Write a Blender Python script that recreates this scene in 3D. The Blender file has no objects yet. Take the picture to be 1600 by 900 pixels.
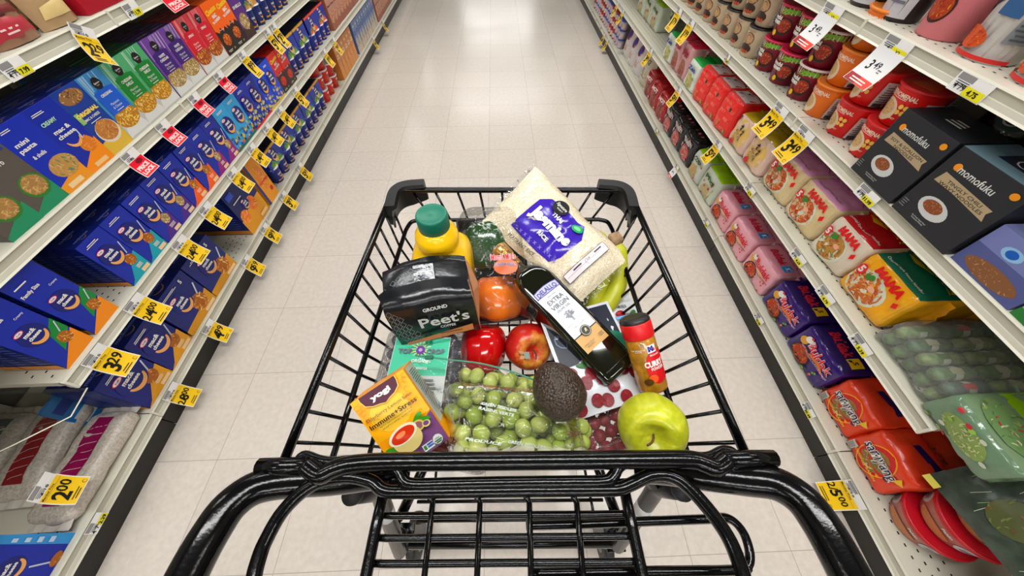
import bpy, bmesh, math, random
from mathutils import Vector, Matrix, noise
R=math.radians
random.seed(7)
SC=bpy.context.scene; COL=SC.collection
# ---------------- camera, world, lights, exposure ----------------
CH=1.236; FPX=508.0
TH=math.atan(716/508.0); PS=math.atan(30/math.hypot(508,716))
cd=bpy.data.cameras.new('camera'); cam=bpy.data.objects.new('camera',cd); COL.objects.link(cam)
cd.sensor_width=36; cd.lens=FPX/1600*36; cd.clip_start=.02; cd.clip_end=60
cam.location=(0,0,CH); cam.rotation_euler=(math.pi/2-TH,0,-PS)
SC.camera=cam
W=bpy.data.worlds.new('store_air'); SC.world=W; W.use_nodes=True
W.node_tree.nodes['Background'].inputs[0].default_value=(1,.98,.95,1)
W.node_tree.nodes['Background'].inputs[1].default_value=.07
vs=SC.view_settings; vs.view_transform='Standard'; vs.look='None'; vs.gamma=1; vs.exposure=.07; vs.use_curve_mapping=False
LIGHTS=[(0,y,1.3,e) for y,e in ((-5.7,60),(-2.7,60),(.3,60),(3.3,60),(9.3,46),(15.3,120))]+[(x,y,1.3,38) for x in (-3.3,3.1) for y in (-4.2,-1.2,1.8,4.8,7.8,10.8)]  # side rows over neighbouring aisles are added to even out the product lighting
LZ=3.1
for lx,ly,lw,le in LIGHTS:
    ld=bpy.data.lights.new('ceiling_tube_light','AREA'); ld.shape='RECTANGLE'; ld.size=lw*2; ld.size_y=.3
    ld.energy=le; ld.color=(1,.992,.978)
    lo=bpy.data.objects.new('ceiling_tube_light',ld); COL.objects.link(lo); lo.location=(lx,ly,LZ-.012)
# pixel -> point helpers (same lens as the camera)
_fw=Vector((math.sin(PS)*math.cos(TH),math.cos(PS)*math.cos(TH),-math.sin(TH)))
_rt=Vector((math.cos(PS),-math.sin(PS),0)); _up=_rt.cross(_fw)
CAM=Vector((0,0,CH))
def ray(x,y): return _rt*((x-800)/FPX)+_up*((450-y)/FPX)+_fw
def onz(x,y,z): r=ray(x,y); return CAM+r*((z-CH)/r.z)
def onx(x,y,X): r=ray(x,y); return CAM+r*(X/r.x)
def atd(x,y,d): return CAM+ray(x,y)*d
# ---------------- materials ----------------
def lin(c):
    return tuple(((v/255)/12.92 if v/255<=.04045 else ((v/255+.055)/1.055)**2.4) for v in c)
_M={}
def mat(c,rough=.5,metal=0,bump=0,bscale=40,spec=.5,name=None,vary=0,trans=0,coat=0):
    k=(tuple(c),rough,metal,bump,bscale,spec,vary,trans,coat)
    if k in _M: return _M[k]
    m=bpy.data.materials.new(name or 'mat_%02x%02x%02x'%tuple(int(v) for v in c)); m.use_nodes=True
    nt=m.node_tree; b=nt.nodes['Principled BSDF']
    b.inputs['Base Color'].default_value=(*lin(c),1); b.inputs['Roughness'].default_value=rough
    b.inputs['Metallic'].default_value=metal; b.inputs['Specular IOR Level'].default_value=spec
    b.inputs['Coat Weight'].default_value=coat
    if trans: b.inputs['Transmission Weight'].default_value=trans
    if bump or vary:
        tc=nt.nodes.new('ShaderNodeTexCoord'); n=nt.nodes.new('ShaderNodeTexNoise')
        n.inputs['Scale'].default_value=bscale; n.inputs['Detail'].default_value=4
        nt.links.new(tc.outputs['Object'],n.inputs['Vector'])
        if bump:
            bp=nt.nodes.new('ShaderNodeBump'); bp.inputs['Strength'].default_value=bump; bp.inputs['Distance'].default_value=.004
            nt.links.new(n.outputs['Fac'],bp.inputs['Height']); nt.links.new(bp.outputs['Normal'],b.inputs['Normal'])
        if vary:
            r=nt.nodes.new('ShaderNodeValToRGB'); l=lin(c)
            r.color_ramp.elements[0].position=.35; r.color_ramp.elements[0].color=(*[v*(1-vary) for v in l],1)
            r.color_ramp.elements[1].position=.65; r.color_ramp.elements[1].color=(*[min(1,v*(1+vary)) for v in l],1)
            nt.links.new(n.outputs['Fac'],r.inputs['Fac']); nt.links.new(r.outputs['Color'],b.inputs['Base Color'])
    _M[k]=m; return m
def ink(c):
    l=.3*c[0]+.59*c[1]+.11*c[2]; return mat(tuple(max(0,min(255,(l+(v-l)*1.2)*.95)) for v in c),.38,0,0,40,.35)
# ---------------- mesh building ----------------
class MB:
    def __init__(s): s.v=[]; s.f=[]; s.m=[]; s.mats=[]; s.sm=[]
    def mi(s,m):
        if m not in s.mats: s.mats.append(m)
        return s.mats.index(m)
    def add(s,vs,fs,m,smooth=False):
        o=len(s.v); s.v+= [tuple(v) for v in vs]; k=s.mi(m)
        for f in fs: s.f.append(tuple(o+i for i in f)); s.m.append(k); s.sm.append(smooth)
        return s
    def box(s,c,d,m,rot=None,bev=0):
        if bev:
            bm=bmesh.new(); bmesh.ops.create_cube(bm,size=1)
            bmesh.ops.scale(bm,vec=d,verts=bm.verts)
            bmesh.ops.bevel(bm,geom=bm.edges[:]+bm.verts[:],offset=bev,segments=2,affect='EDGES',profile=.5)
            vs=[v.co.copy() for v in bm.verts]; fs=[[v.index for v in f.verts] for f in bm.faces]; bm.free()
        else:
            vs=[Vector((x*d[0]/2,y*d[1]/2,z*d[2]/2)) for x in (-1,1) for y in (-1,1) for z in (-1,1)]
            fs=[(0,1,3,2),(4,6,7,5),(0,4,5,1),(2,3,7,6),(0,2,6,4),(1,5,7,3)]
        if rot is not None: vs=[rot@v for v in vs]
        return s.add([v+Vector(c) for v in vs],fs,m,False)
    def tube(s,pts,r,m,n=10,closed=False,rs=None):
        pts=[Vector(p) for p in pts]; N=len(pts); vs=[]; fs=[]
        up=None
        for i,p in enumerate(pts):
            if closed: t=(pts[(i+1)%N]-pts[i-1]).normalized()
            else: t=(pts[min(i+1,N-1)]-pts[max(i-1,0)]).normalized()
            if up is None:
                a=Vector((0,0,1)) if abs(t.z)<.9 else Vector((1,0,0)); up=(a-t*a.dot(t)).normalized()
            else:
                up=(up-t*up.dot(t)); up=up.normalized() if up.length>1e-6 else t.orthogonal().normalized()
            b=t.cross(up); rr=rs[i] if rs else r
            for k in range(n):
                a=2*math.pi*k/n; vs.append(p+up*(rr*math.cos(a))+b*(rr*math.sin(a)))
        M=N if closed else N-1
        for i in range(M):
            j=(i+1)%N
            for k in range(n):
                q=(k+1)%n; fs.append((i*n+k,i*n+q,j*n+q,j*n+k))
        if not closed:
            fs.append(tuple(range(n-1,-1,-1))); fs.append(tuple((N-1)*n+k for k in range(n)))
        return s.add(vs,fs,m,True)
    def lathe(s,prof,m,n=24,c=(0,0,0),cap=True,sx=1,sy=1,M=None):
        vs=[];fs=[]
        for (r,z) in prof:
            for k in range(n):
                a=2*math.pi*k/n; vs.append(Vector((r*math.cos(a)*sx,r*math.sin(a)*sy,z)))
        for i in range(len(prof)-1):
            for k in range(n):
                q=(k+1)%n; fs.append((i*n+k,i*n+q,(i+1)*n+q,(i+1)*n+k))
        if cap:
            fs.append(tuple(range(n-1,-1,-1))); fs.append(tuple((len(prof)-1)*n+k for k in range(n)))
        if M is not None: vs=[M@v for v in vs]
        return s.add([v+Vector(c) for v in vs],fs,m,True)
    def build(s,name,parent=None,loc=None,sub=0,auto=True,M=None):
        me=bpy.data.meshes.new(name); me.from_pydata(s.v,[],s.f)
        for m in s.mats: me.materials.append(m)
        me.polygons.foreach_set('material_index',s.m); me.polygons.foreach_set('use_smooth',s.sm); me.update()
        o=bpy.data.objects.new(name,me); COL.objects.link(o)
        if parent: o.parent=parent
        if loc is not None: o.location=loc
        if M is not None: o.matrix_local=M
        if sub:
            q=o.modifiers.new('subdiv','SUBSURF'); q.levels=sub; q.render_levels=sub
        return o
def tag(o,label,cat,group=None,kind=None):
    if label: o['label']=label
    if cat: o['category']=cat
    if group: o['group']=group
    if kind: o['kind']=kind
    return o
def struct(name,mb): o=mb.build(name); o['kind']='structure'; return o
def empty(name,loc=(0,0,0),rz=0,M=None):
    o=bpy.data.objects.new(name,None); COL.objects.link(o); o.location=loc; o.rotation_euler=(0,0,rz)
    if M is not None: o.matrix_world=M
    o.empty_display_size=.02
    return o
def crv(pts,n=6,closed=False):
    P=[Vector(p) for p in pts]; out=[]; N=len(P)
    rng=range(N) if closed else range(N-1)
    for i in rng:
        if closed: a,b,c,d=P[i-1],P[i],P[(i+1)%N],P[(i+2)%N]
        else: a,b,c,d=P[max(i-1,0)],P[i],P[i+1],P[min(i+2,N-1)]
        for k in range(n):
            t=k/n; out.append(.5*((2*b)+(c-a)*t+(2*a-5*b+4*c-d)*t*t+(3*b-a-3*c+d)*t**3))
    if not closed: out.append(P[-1])
    return out
# ---------------- printed artwork: shapes laid on a surface S(u,v,lift) ----------------
_T={}
def glyphs(s,bold,shear=0):
    k=(s,bold,shear)
    if k in _T: return _T[k]
    c=bpy.data.curves.new('t','FONT'); c.body=s; c.size=1; c.resolution_u=2; c.offset=bold; c.shear=shear
    c.align_x='CENTER'; c.fill_mode='FRONT' if hasattr(c,'fill_mode') else c.fill_mode
    o=bpy.data.objects.new('t',c); me=bpy.data.meshes.new_from_object(o)
    vs=[(v.co.x,v.co.y) for v in me.vertices]; fs=[tuple(p.vertices) for p in me.polygons]
    bpy.data.objects.remove(o); bpy.data.curves.remove(c); bpy.data.meshes.remove(me)
    if vs:
        x0=min(v[0] for v in vs); x1=max(v[0] for v in vs); y0=min(v[1] for v in vs); y1=max(v[1] for v in vs)
        cx=(x0+x1)/2; cy=(y0+y1)/2; H=max(y1-y0,1e-4)
        vs=[((x-cx)/H,(y-cy)/H) for x,y in vs]; w=(x1-x0)/H
    else: w=1
    _T[k]=(vs,fs,w); return _T[k]
class Art:
    def __init__(s,mb,S,eps=.0001): s.mb=mb; s.S=S; s.e=eps; s.L=1
    def _put(s,pts,fs,c):
        m=c if isinstance(c,bpy.types.Material) else ink(c)
        s.mb.add([s.S(u,v,s.e*s.L) for u,v in pts],fs,m,True); s.L+=1
    def rect(s,u0,v0,u1,v1,c,nu=4,nv=4,rot=0):
        cu,cv=(u0+u1)/2,(v0+v1)/2; ca,sa=math.cos(rot),math.sin(rot)
        pts=[];fs=[]
        for j in range(nv+1):
            for i in range(nu+1):
                x=u0+(u1-u0)*i/nu-cu; y=v0+(v1-v0)*j/nv-cv
                pts.append((cu+x*ca-y*sa,cv+x*sa+y*ca))
        for j in range(nv):
            for i in range(nu):
                a=j*(nu+1)+i; fs.append((a,a+1,a+nu+2,a+nu+1))
        s._put(pts,fs,c)
    def ring(s,P,c,k=3):
        n=len(P); cu=sum(p[0] for p in P)/n; cv=sum(p[1] for p in P)/n
        pts=[(cu,cv)];fs=[]
        for r in range(1,k+1):
            pts+=[(cu+(x-cu)*r/k,cv+(y-cv)*r/k) for x,y in P]
        for i in range(n): fs.append((0,1+i,1+(i+1)%n))
        for r in range(k-1):
            for i in range(n):
                a=1+r*n; b=a+n; j=(i+1)%n; fs.append((a+i,b+i,b+j,a+j))
        s._put(pts,fs,c)
    def ell(s,cu,cv,ru,rv,c,n=20,k=3,rot=0):
        ca,sa=math.cos(rot),math.sin(rot)
        s.ring([(cu+ru*math.cos(a)*ca-rv*math.sin(a)*sa,cv+ru*math.cos(a)*sa+rv*math.sin(a)*ca) for a in [2*math.pi*i/n for i in range(n)]],c,k)
    def poly(s,P,c,k=3,sub=2):
        Q=[]
        for i,p in enumerate(P):
            q=P[(i+1)%len(P)]
            for t in range(sub): Q.append((p[0]+(q[0]-p[0])*t/sub,p[1]+(q[1]-p[1])*t/sub))
        s.ring(Q,c,k)
    def arc(s,cu,cv,r,a0,a1,w,c,n=10,rv=None):
        rv=rv or r; pts=[];fs=[]
        for i in range(n+1):
            a=R(a0+(a1-a0)*i/n); ww=w*(.4+.6*math.sin(math.pi*i/n))
            for q in (-.5,.5): pts.append((cu+(r+q*ww)*math.cos(a),cv+(rv+q*ww)*math.sin(a)))
        for i in range(n): fs.append((2*i,2*i+1,2*i+3,2*i+2))
        s._put(pts,fs,c)
    def line(s,P,w,c):
        for a,b in zip(P[:-1],P[1:]):
            L=math.hypot(b[0]-a[0],b[1]-a[1]); r=math.atan2(b[1]-a[1],b[0]-a[0])
            cu,cv=(a[0]+b[0])/2,(a[1]+b[1])/2
            s.rect(cu-L/2,cv-w/2,cu+L/2,cv+w/2,c,3,1,r)
    def text(s,t,cu,cv,h,c,bold=0,w=None,rot=0,shear=0,left=False,arch=0):
        vs,fs,tw=glyphs(t,bold,shear)
        sx=h if not w else w/tw
        ca,sa=math.cos(rot),math.sin(rot)
        off=tw*sx/2 if left else 0
        s._put([(cu+(x*sx+off)*ca-(y*h-arch*(2*x/tw)**2*h)*sa,cv+(x*sx+off)*sa+(y*h-arch*(2*x/tw)**2*h)*ca) for x,y in vs],fs,c)
    def small(s,cu,cv,w,h,n,c,rot=0):    # a block of tiny print lines
        for i in range(n):
            y=cv+h/2-h*(i+.5)/n; ww=w*random.uniform(.65,1)
            ca,sa=math.cos(rot),math.sin(rot)
            x0=cu-(y-cv)*sa; y0=cv+(y-cv)*ca
            s.rect(x0-ww/2,y0-h/n*.22,x0+ww/2,y0+h/n*.22,c,2,1,rot)
    def food(s,cu,cv,ru,rv,cols,n=40,seed=1,ln=.35):  # heap of pasta / noodles
        rd=random.Random(seed)
        s.ell(cu,cv,ru,rv,cols[0],16,2)
        L0=s.L
        for i in range(n):
            a=rd.uniform(0,6.28); q=math.sqrt(rd.random())*.92; x=cu+ru*q*math.cos(a); y=cv+rv*q*math.sin(a)
            l=min(ru,rv)*ln*rd.uniform(.6,1.3); w=l*.3; r=rd.uniform(0,3.14); c=cols[1+rd.randrange(len(cols)-1)]
            s.L=L0+(i%5); ca,sa=math.cos(r),math.sin(r)
            P=[(-l/2,0),(-l/4,w*.9),(l/4,w*.9),(l/2,0),(l/4,w*.1),(-l/4,w*.1)]
            m=ink(c); s.mb.add([s.S(x+p*ca-q2*sa,y+p*sa+q2*ca,s.e*s.L) for p,q2 in P],[(0,1,5),(1,2,4,5),(2,3,4)],m,True)
        s.L=L0+6
# ---------------- room ----------------
def floor_mat():
    m=bpy.data.materials.new('vinyl_tile_floor'); m.use_nodes=True; nt=m.node_tree; b=nt.nodes['Principled BSDF']
    N=nt.nodes.new; lk=nt.links.new
    tc=N('ShaderNodeTexCoord'); sp=N('ShaderNodeSeparateXYZ'); lk(tc.outputs['Object'],sp.inputs[0])
    def grid(out,off):
        a=N('ShaderNodeMath'); a.operation='SUBTRACT'; lk(out,a.inputs[0]); a.inputs[1].default_value=off
        d=N('ShaderNodeMath'); d.operation='DIVIDE'; lk(a.outputs[0],d.inputs[0]); d.inputs[1].default_value=.3027
        f=N('ShaderNodeMath'); f.operation='PINGPONG'; lk(d.outputs[0],f.inputs[0]); f.inputs[1].default_value=.5
        l=N('ShaderNodeMath'); l.operation='LESS_THAN'; lk(f.outputs[0],l.inputs[0]); l.inputs[1].default_value=.0034
        fl=N('ShaderNodeMath'); fl.operation='FLOOR'; lk(d.outputs[0],fl.inputs[0])
        return l.outputs[0],fl.outputs[0]
    gx,ix=grid(sp.outputs[0],.8235); gy,iy=grid(sp.outputs[1],-.106)
    mx=N('ShaderNodeMath'); mx.operation='MAXIMUM'; lk(gx,mx.inputs[0]); lk(gy,mx.inputs[1])
    cb=N('ShaderNodeCombineXYZ'); lk(ix,cb.inputs[0]); lk(iy,cb.inputs[1])
    wn=N('ShaderNodeTexWhiteNoise'); lk(cb.outputs[0],wn.inputs['Vector'])
    n1=N('ShaderNodeTexNoise'); n1.inputs['Scale'].default_value=55; n1.inputs['Detail'].default_value=5; lk(tc.outputs['Object'],n1.inputs['Vector'])
    n2=N('ShaderNodeTexNoise'); n2.inputs['Scale'].default_value=2.2; n2.inputs['Detail'].default_value=3; lk(tc.outputs['Object'],n2.inputs['Vector'])
    r1=N('ShaderNodeValToRGB'); r1.color_ramp.elements[0].position=.3; r1.color_ramp.elements[0].color=(*lin((206,196,185)),1)
    r1.color_ramp.elements[1].position=.7; r1.color_ramp.elements[1].color=(*lin((216,207,196)),1); lk(n1.outputs['Fac'],r1.inputs['Fac'])
    hs=N('ShaderNodeHueSaturation'); lk(r1.outputs['Color'],hs.inputs['Color'])
    mr=N('ShaderNodeMapRange'); lk(wn.outputs['Value'],mr.inputs[0]); mr.inputs[3].default_value=.97; mr.inputs[4].default_value=1.02
    lk(mr.outputs[0],hs.inputs['Value'])
    mix=N('ShaderNodeMixRGB'); lk(mx.outputs[0],mix.inputs[0]); lk(hs.outputs['Color'],mix.inputs[1]); mix.inputs[2].default_value=(*lin((172,160,148)),1)
    # a few dark scuffs
    vo=N('ShaderNodeTexVoronoi'); vo.inputs['Scale'].default_value=2.6; lk(tc.outputs['Object'],vo.inputs['Vector'])
    ls=N('ShaderNodeMath'); ls.operation='LESS_THAN'; lk(vo.outputs['Distance'],ls.inputs[0]); ls.inputs[1].default_value=.012
    mix2=N('ShaderNodeMixRGB'); lk(ls.outputs[0],mix2.inputs[0]); lk(mix.outputs[0],mix2.inputs[1]); mix2.inputs[2].default_value=(*lin((120,110,100)),1)
    lk(mix2.outputs[0],b.inputs['Base Color'])
    rr=N('ShaderNodeMapRange'); lk(n2.outputs['Fac'],rr.inputs[0]); rr.inputs[3].default_value=.16; rr.inputs[4].default_value=.30
    lk(rr.outputs[0],b.inputs['Roughness']); b.inputs['Specular IOR Level'].default_value=.5
    bp=N('ShaderNodeBump'); bp.inputs['Strength'].default_value=.06; bp.inputs['Distance'].default_value=.002
    n3=N('ShaderNodeTexNoise'); n3.inputs['Scale'].default_value=14; lk(tc.outputs['Object'],n3.inputs['Vector'])
    lk(n3.outputs['Fac'],bp.inputs['Height']); lk(bp.outputs['Normal'],b.inputs['Normal'])
    return m
struct('floor',MB().box((0,5,-.05),(12,26,.1),floor_mat()))
struct('ceiling',MB().box((0,5,LZ+.16),(12,26,.1),mat((118,116,112),.85)))
for lx,ly,lw,le in LIGHTS:
    t=empty('ceiling_light_fixture',(lx,ly,LZ))
    tag(t,'long white fluorescent fixture out of view on the store ceiling','ceiling light','ceiling light fixtures above the aisle')
    MB().box((0,0,.055),(lw*2+.08,.36,.11),mat((235,235,230),.5)).build('housing',t)
# ---------------- shelving ----------------
steel=mat((206,203,186),.42,0,.05,60); steel_d=mat((188,185,170),.5)
chan=mat((214,211,194),.3); chan_upper=mat((176,172,154),.3); kick=mat((30,27,24),.45,0,.1,30); clearp=mat((232,230,214),.12)
holes=mat((20,18,16),.8); back=mat((120,116,104),.7)
DEPTH=.47
JL=[-.595,.32,1.235,2.15,3.065,3.98,4.895,5.81]; JR=[-.79,.135,1.06,1.985,2.91,3.835,4.76,5.685]
TL={1:.134,2:.42,3:.678,4:.933}; TR={1:.12,2:.42,3:.68,4:.942}
FXL=-1.14; FXR=1.0; BXL=-1.172; BXR=1.022; KXL=-1.196; KXR=1.032
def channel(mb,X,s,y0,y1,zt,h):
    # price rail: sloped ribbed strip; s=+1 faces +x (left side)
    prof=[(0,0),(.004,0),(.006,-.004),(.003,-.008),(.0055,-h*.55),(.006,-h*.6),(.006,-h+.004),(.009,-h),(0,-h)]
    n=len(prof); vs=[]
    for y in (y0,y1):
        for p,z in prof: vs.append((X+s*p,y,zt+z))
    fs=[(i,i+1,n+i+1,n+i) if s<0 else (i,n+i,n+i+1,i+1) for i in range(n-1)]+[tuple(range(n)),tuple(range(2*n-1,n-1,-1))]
    mb.add(vs,[f for k,f in enumerate(fs) if k not in (2,3)],chan); mb.add(vs,[fs[2],fs[3]],chan_upper)  # upper rail faces take the darker of the two tones
def shelf(parent,X,s,y0,y1,zt,depth,h=.036,side=''):
    x1=X-s*depth; g=.0015
    mb=MB(); mb.box(((X+x1)/2,(y0+y1)/2,zt-.011),(depth,y1-y0-2*g,.022),steel)
    mb.box((X-s*.006,(y0+y1)/2,zt-.0178),(.012,y1-y0-2*g,.034),steel)
    # rows of punched holes along the deck
    n=int((y1-y0)/.026)
    for r in (.035,.06,.085,.11):
        for i in range(n):
            yy=y0+.02+i*.026+(.013 if r in (.06,.11) else 0)
            if yy>y1-.01: continue
            a=.0022; mb.add([(X-s*(r-a),yy-a*1.6,zt+.0003),(X-s*(r+a),yy-a*1.6,zt+.0003),(X-s*(r+a),yy+a*1.6,zt+.0003),(X-s*(r-a),yy+a*1.6,zt+.0003)],[(0,1,2,3)],holes)
    o=mb.build('shelf',parent)
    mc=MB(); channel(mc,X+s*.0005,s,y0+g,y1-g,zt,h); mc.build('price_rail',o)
    # joint clip
    mk=MB(); mk.box((X+s*.004,y0+.003,zt-h/2),(.011,.007,h+.002),chan,None,.002); mk.build('rail_clip',o)
def bay(J,i,s,T,FX,BX,KX,tiers,name):
    y0,y1=J[i],J[i+1]; t=empty('shelving_unit',(KX-s*.3,(y0+y1)/2,0))
    base=Matrix.Translation((-(KX-s*.3),-(y0+y1)/2,0))
    def P(mb): mb.v=[tuple(base@Vector(v)) for v in mb.v]; return mb
    ym=(y0+y1)/2; dy=y1-y0-.003
    P(MB().box((KX-s*.006,ym,.0425),(.012,dy,.085),kick)).build('kick_plate',t)
    P(MB().box((FX-s*(DEPTH+.045),ym,.95),(.03,dy,1.9),back)).build('back_panel',t)
    for yy in (y0+.0175,):
        P(MB().box((FX-s*(DEPTH+.018),yy,.95),(.026,.03,1.9),steel_d)).build('upright',t)
    for k in tiers:
        X=BX if k==1 else FX; d=DEPTH+(abs(BX)-abs(FX)) if False else DEPTH-.01
        h=.038 if k==1 else .036
        zt=T[k]
        pre=len(COL.objects)
        shelf(t,X,s,y0,y1,zt,d,h)
    for o in t.children:
        if o.name.startswith('shelf'): o.matrix_local=base
    return t
ordn=['nearest','second','third','fourth','fifth','sixth','seventh']
for i in range(7):
    t=bay(JL,i,1,TL,FXL,BXL,KXL,(1,3,4) if i==0 else (1,2,3,4),'left')
    tag(t,'%s beige steel shelving bay from the camera on the left of aisle'%ordn[i],'shelving','store shelving bays')
    t=bay(JR,i,-1,TR,FXR,BXR,KXR,(1,3,4) if i==0 else (1,2,3,4),'right')
    tag(t,'%s beige steel shelving bay from the camera on the right of aisle'%ordn[i],'shelving','store shelving bays')
# ---------------- shopping cart ----------------
blk=mat((6,6,7),.15,0,.05,350,.35); blkp=mat((15,16,17),.45,0,.1,200,.35); rub=mat((20,20,20),.6)
grey=mat((120,120,124),.35,.6)
cart=empty('shopping_cart',(0,.25,0))
tag(cart,'black wire shopping cart standing in the middle of the aisle','shopping cart')
CM=Matrix.Translation((0,-.25,0))
def cpart(mb,name,parent=None,sub=0):
    o=mb.build(name,parent or cart,sub=sub)
    if parent is None: o.matrix_local=CM
    return o
ZR=.83
def W3(x,y,z): return onz(x,y,z)
rimL0,rimL1=W3(445,718,ZR),W3(612,302,ZR); rimR0,rimR1=W3(1168,718,ZR),W3(985,302,ZR)
ringL0,ringL1=W3(520,715,.77),W3(634,360,.77); ringR0,ringR1=W3(1076,715,.77),W3(957,360,.77)
mb=MB()
fl=W3(622,297,ZR); fr=W3(975,297,ZR)
mb.tube([rimL0,rimL1,fl,fr,rimR1,rimR0],.0055,blk,10)
rng=crv([ringL0,ringL1,W3(643,347,.77),W3(660,344,.77),W3(935,343,.77),W3(948,347,.77),ringR1,ringR0],5)
rng=[ringL0.lerp(ringL1,t/6) for t in range(6)]+crv([ringL1,W3(643,347,.77),W3(658,344,.77)],5)+crv([W3(935,343,.77),W3(949,347,.77),ringR1],5)+[ringR1.lerp(ringR0,t/6) for t in range(1,7)]
mb.tube(rng,.0042,blk,8)
FZ=.655
flL0=Vector((-.188,.085,FZ)); flL1=Vector((-.165,.46,FZ)); flR0=Vector((.195,.08,FZ)); flR1=Vector((.178,.45,FZ))
r3=[Vector((-.207,.08,.705)),Vector((-.18,.47,.705)),Vector((.192,.46,.705)),Vector((.214,.075,.705))]
mb.tube(r3,.0038,blk,8)
def bend(a,b,c,d,w): 
    return [a,b,c,d]
NW=13
for i in range(NW):   # side wires run down the wall and under the floor
    t=(i+.5)/NW
    for A0,A1,B0,B1,C0,C1,D0,D1 in ((rimL0,rimL1,ringL0,ringL1,r3[0],r3[1],flL0,flL1),(rimR0,rimR1,ringR0,ringR1,r3[3],r3[2],flR0,flR1)):
        mb.tube([A0.lerp(A1,t),B0.lerp(B1,t),C0.lerp(C1,t),D0.lerp(D1,t)],.0024,blk,6)
NF=10
for i in range(NF):
    t=(i+.6)/NF
    mb.tube([fl.lerp(fr,t),W3(660,344,.77).lerp(W3(935,343,.77),t) ,r3[1].lerp(r3[2],t),flL1.lerp(flR1,t)],.0024,blk,6)
    mb.tube([rimL0.lerp(rimR0,t)+Vector((0,-.0,-.004)),r3[0].lerp(r3[3],t),flL0.lerp(flR0,t)],.0024,blk,6)
cpart(mb,'basket_frame')
mb=MB()
for i in range(17):
    t=i/16; mb.tube([flL0.lerp(flR0,t),flL1.lerp(flR1,t)],.0021,blk,6)
for i in range(15):
    t=i/14; mb.tube([flL0.lerp(flL1,t)-Vector((0,0,.004)),flR0.lerp(flR1,t)-Vector((0,0,.004))],.0024,blk,6)
cpart(mb,'basket_floor')
# moulded corner guards
def guard(P,Q,C,sx):
    mb=MB(); up=Vector((0,0,1))
    pts=crv([P,P.lerp(C,.6),C+ (P-C)*.12+(Q-C)*.12,C.lerp(Q,.4),Q],6); n=len(pts); prof=[(-.012,.006),(-.009,.012),(.009,.012),(.012,.006),(.012,-.03),(.006,-.034),(-.002,.0)]
    vs=[];fs=[];k=len(prof)
    for i,p in enumerate(pts):
        t=(pts[min(i+1,n-1)]-pts[max(i-1,0)]).normalized(); o=t.cross(up)*sx
        e=min(i,n-1-i)/(n*.5); dz=-.012*min(1,e*2.2)
        for a,b in prof: vs.append(p+o*a*-1+up*(b+(dz if b<-.02 else 0)))
    for i in range(n-1):
        for j in range(k):
            q=(j+1)%k; fs.append((i*k+j,i*k+q,(i+1)*k+q,(i+1)*k+j))
    fs+= [tuple(range(k)),tuple(range((n-1)*k,n*k))]
    mb.add(vs,fs,blkp)
    # hooked fins below the guard
    for d in (.3,.62):
        c=P.lerp(C,d); mb.add([c+Vector((-sx*.002,.012,-.01)),c+Vector((-sx*.002,-.012,-.01)),c+Vector((-sx*.008,-.004,-.055)),c+Vector((-sx*.006,.012,-.01)),c+Vector((-sx*.006,-.012,-.01)),c+Vector((-sx*.012,-.004,-.055))],[(0,1,2),(5,4,3),(0,3,4,1),(1,4,5,2),(2,5,3,0)],blkp)
    o=cpart(mb,'corner_guard')
guard(W3(611,330,ZR+.004),W3(664,292,ZR+.004),W3(619,296,ZR+.004),1)
guard(W3(988,330,ZR+.004),W3(934,292,ZR+.004),W3(979,296,ZR+.004),-1)
# rear rail with bumps
def P3(L,z): return [W3(x,y,zz if zz else z) for x,y,zz in [(p+(None,))[:3] for p in L]]
mb=MB()
mb.tube([W3(405,729,.845),W3(440,728,.845),W3(478,727,.845)],.0085,blk,12)
mb.tube(crv(P3([(478,727),(500,742),(520,734),(548,726),(600,722),(700,721),(800,720),(900,719),(1000,718),(1075,718),(1100,724),(1118,730),(1135,718)],.845),5),.0095,blk,12)
mb.tube([W3(1130,717,.845),W3(1170,716,.845),W3(1210,716,.845)],.0085,blk,12)
mb.tube(crv(P3([(474,735),(466,722),(476,712),(498,719),(520,722),(560,719),(700,716),(900,714),(1060,713),(1105,714),(1130,704),(1146,708),(1152,722),(1138,732)],.838),5),.0055,blk,10)
cpart(mb,'rear_rail')
# handle side tubes sweeping back towards the shopper
for pts,nm in (([(640,738,.80),(590,740,.81),(520,748,.82),(450,752,.83),(400,762,.84),(360,790,.848),(330,832,.852),(300,885,.853),(272,945,.853),(250,1000,.853)],0),
               ([(990,730,.80),(1040,733,.81),(1100,741,.82),(1160,748,.83),(1210,755,.84),(1252,780,.848),(1283,820,.852),(1312,870,.853),(1345,935,.853),(1370,1000,.853)],1)):
    sx=-1 if nm==0 else 1
    mb=MB(); mb.tube(crv([W3(x,y,z) for x,y,z in pts]+[Vector((sx*.285,-.17,.885)),Vector((sx*.28,-.235,.92)),Vector((sx*.255,-.265,.932)),Vector((sx*.22,-.27,.933))],6),.0165,blk,18); cpart(mb,'handle_tube')
cpart(MB().tube([(-.222,-.27,.933),(.222,-.27,.933)],.0178,rub,20),'handle_grip')
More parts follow.
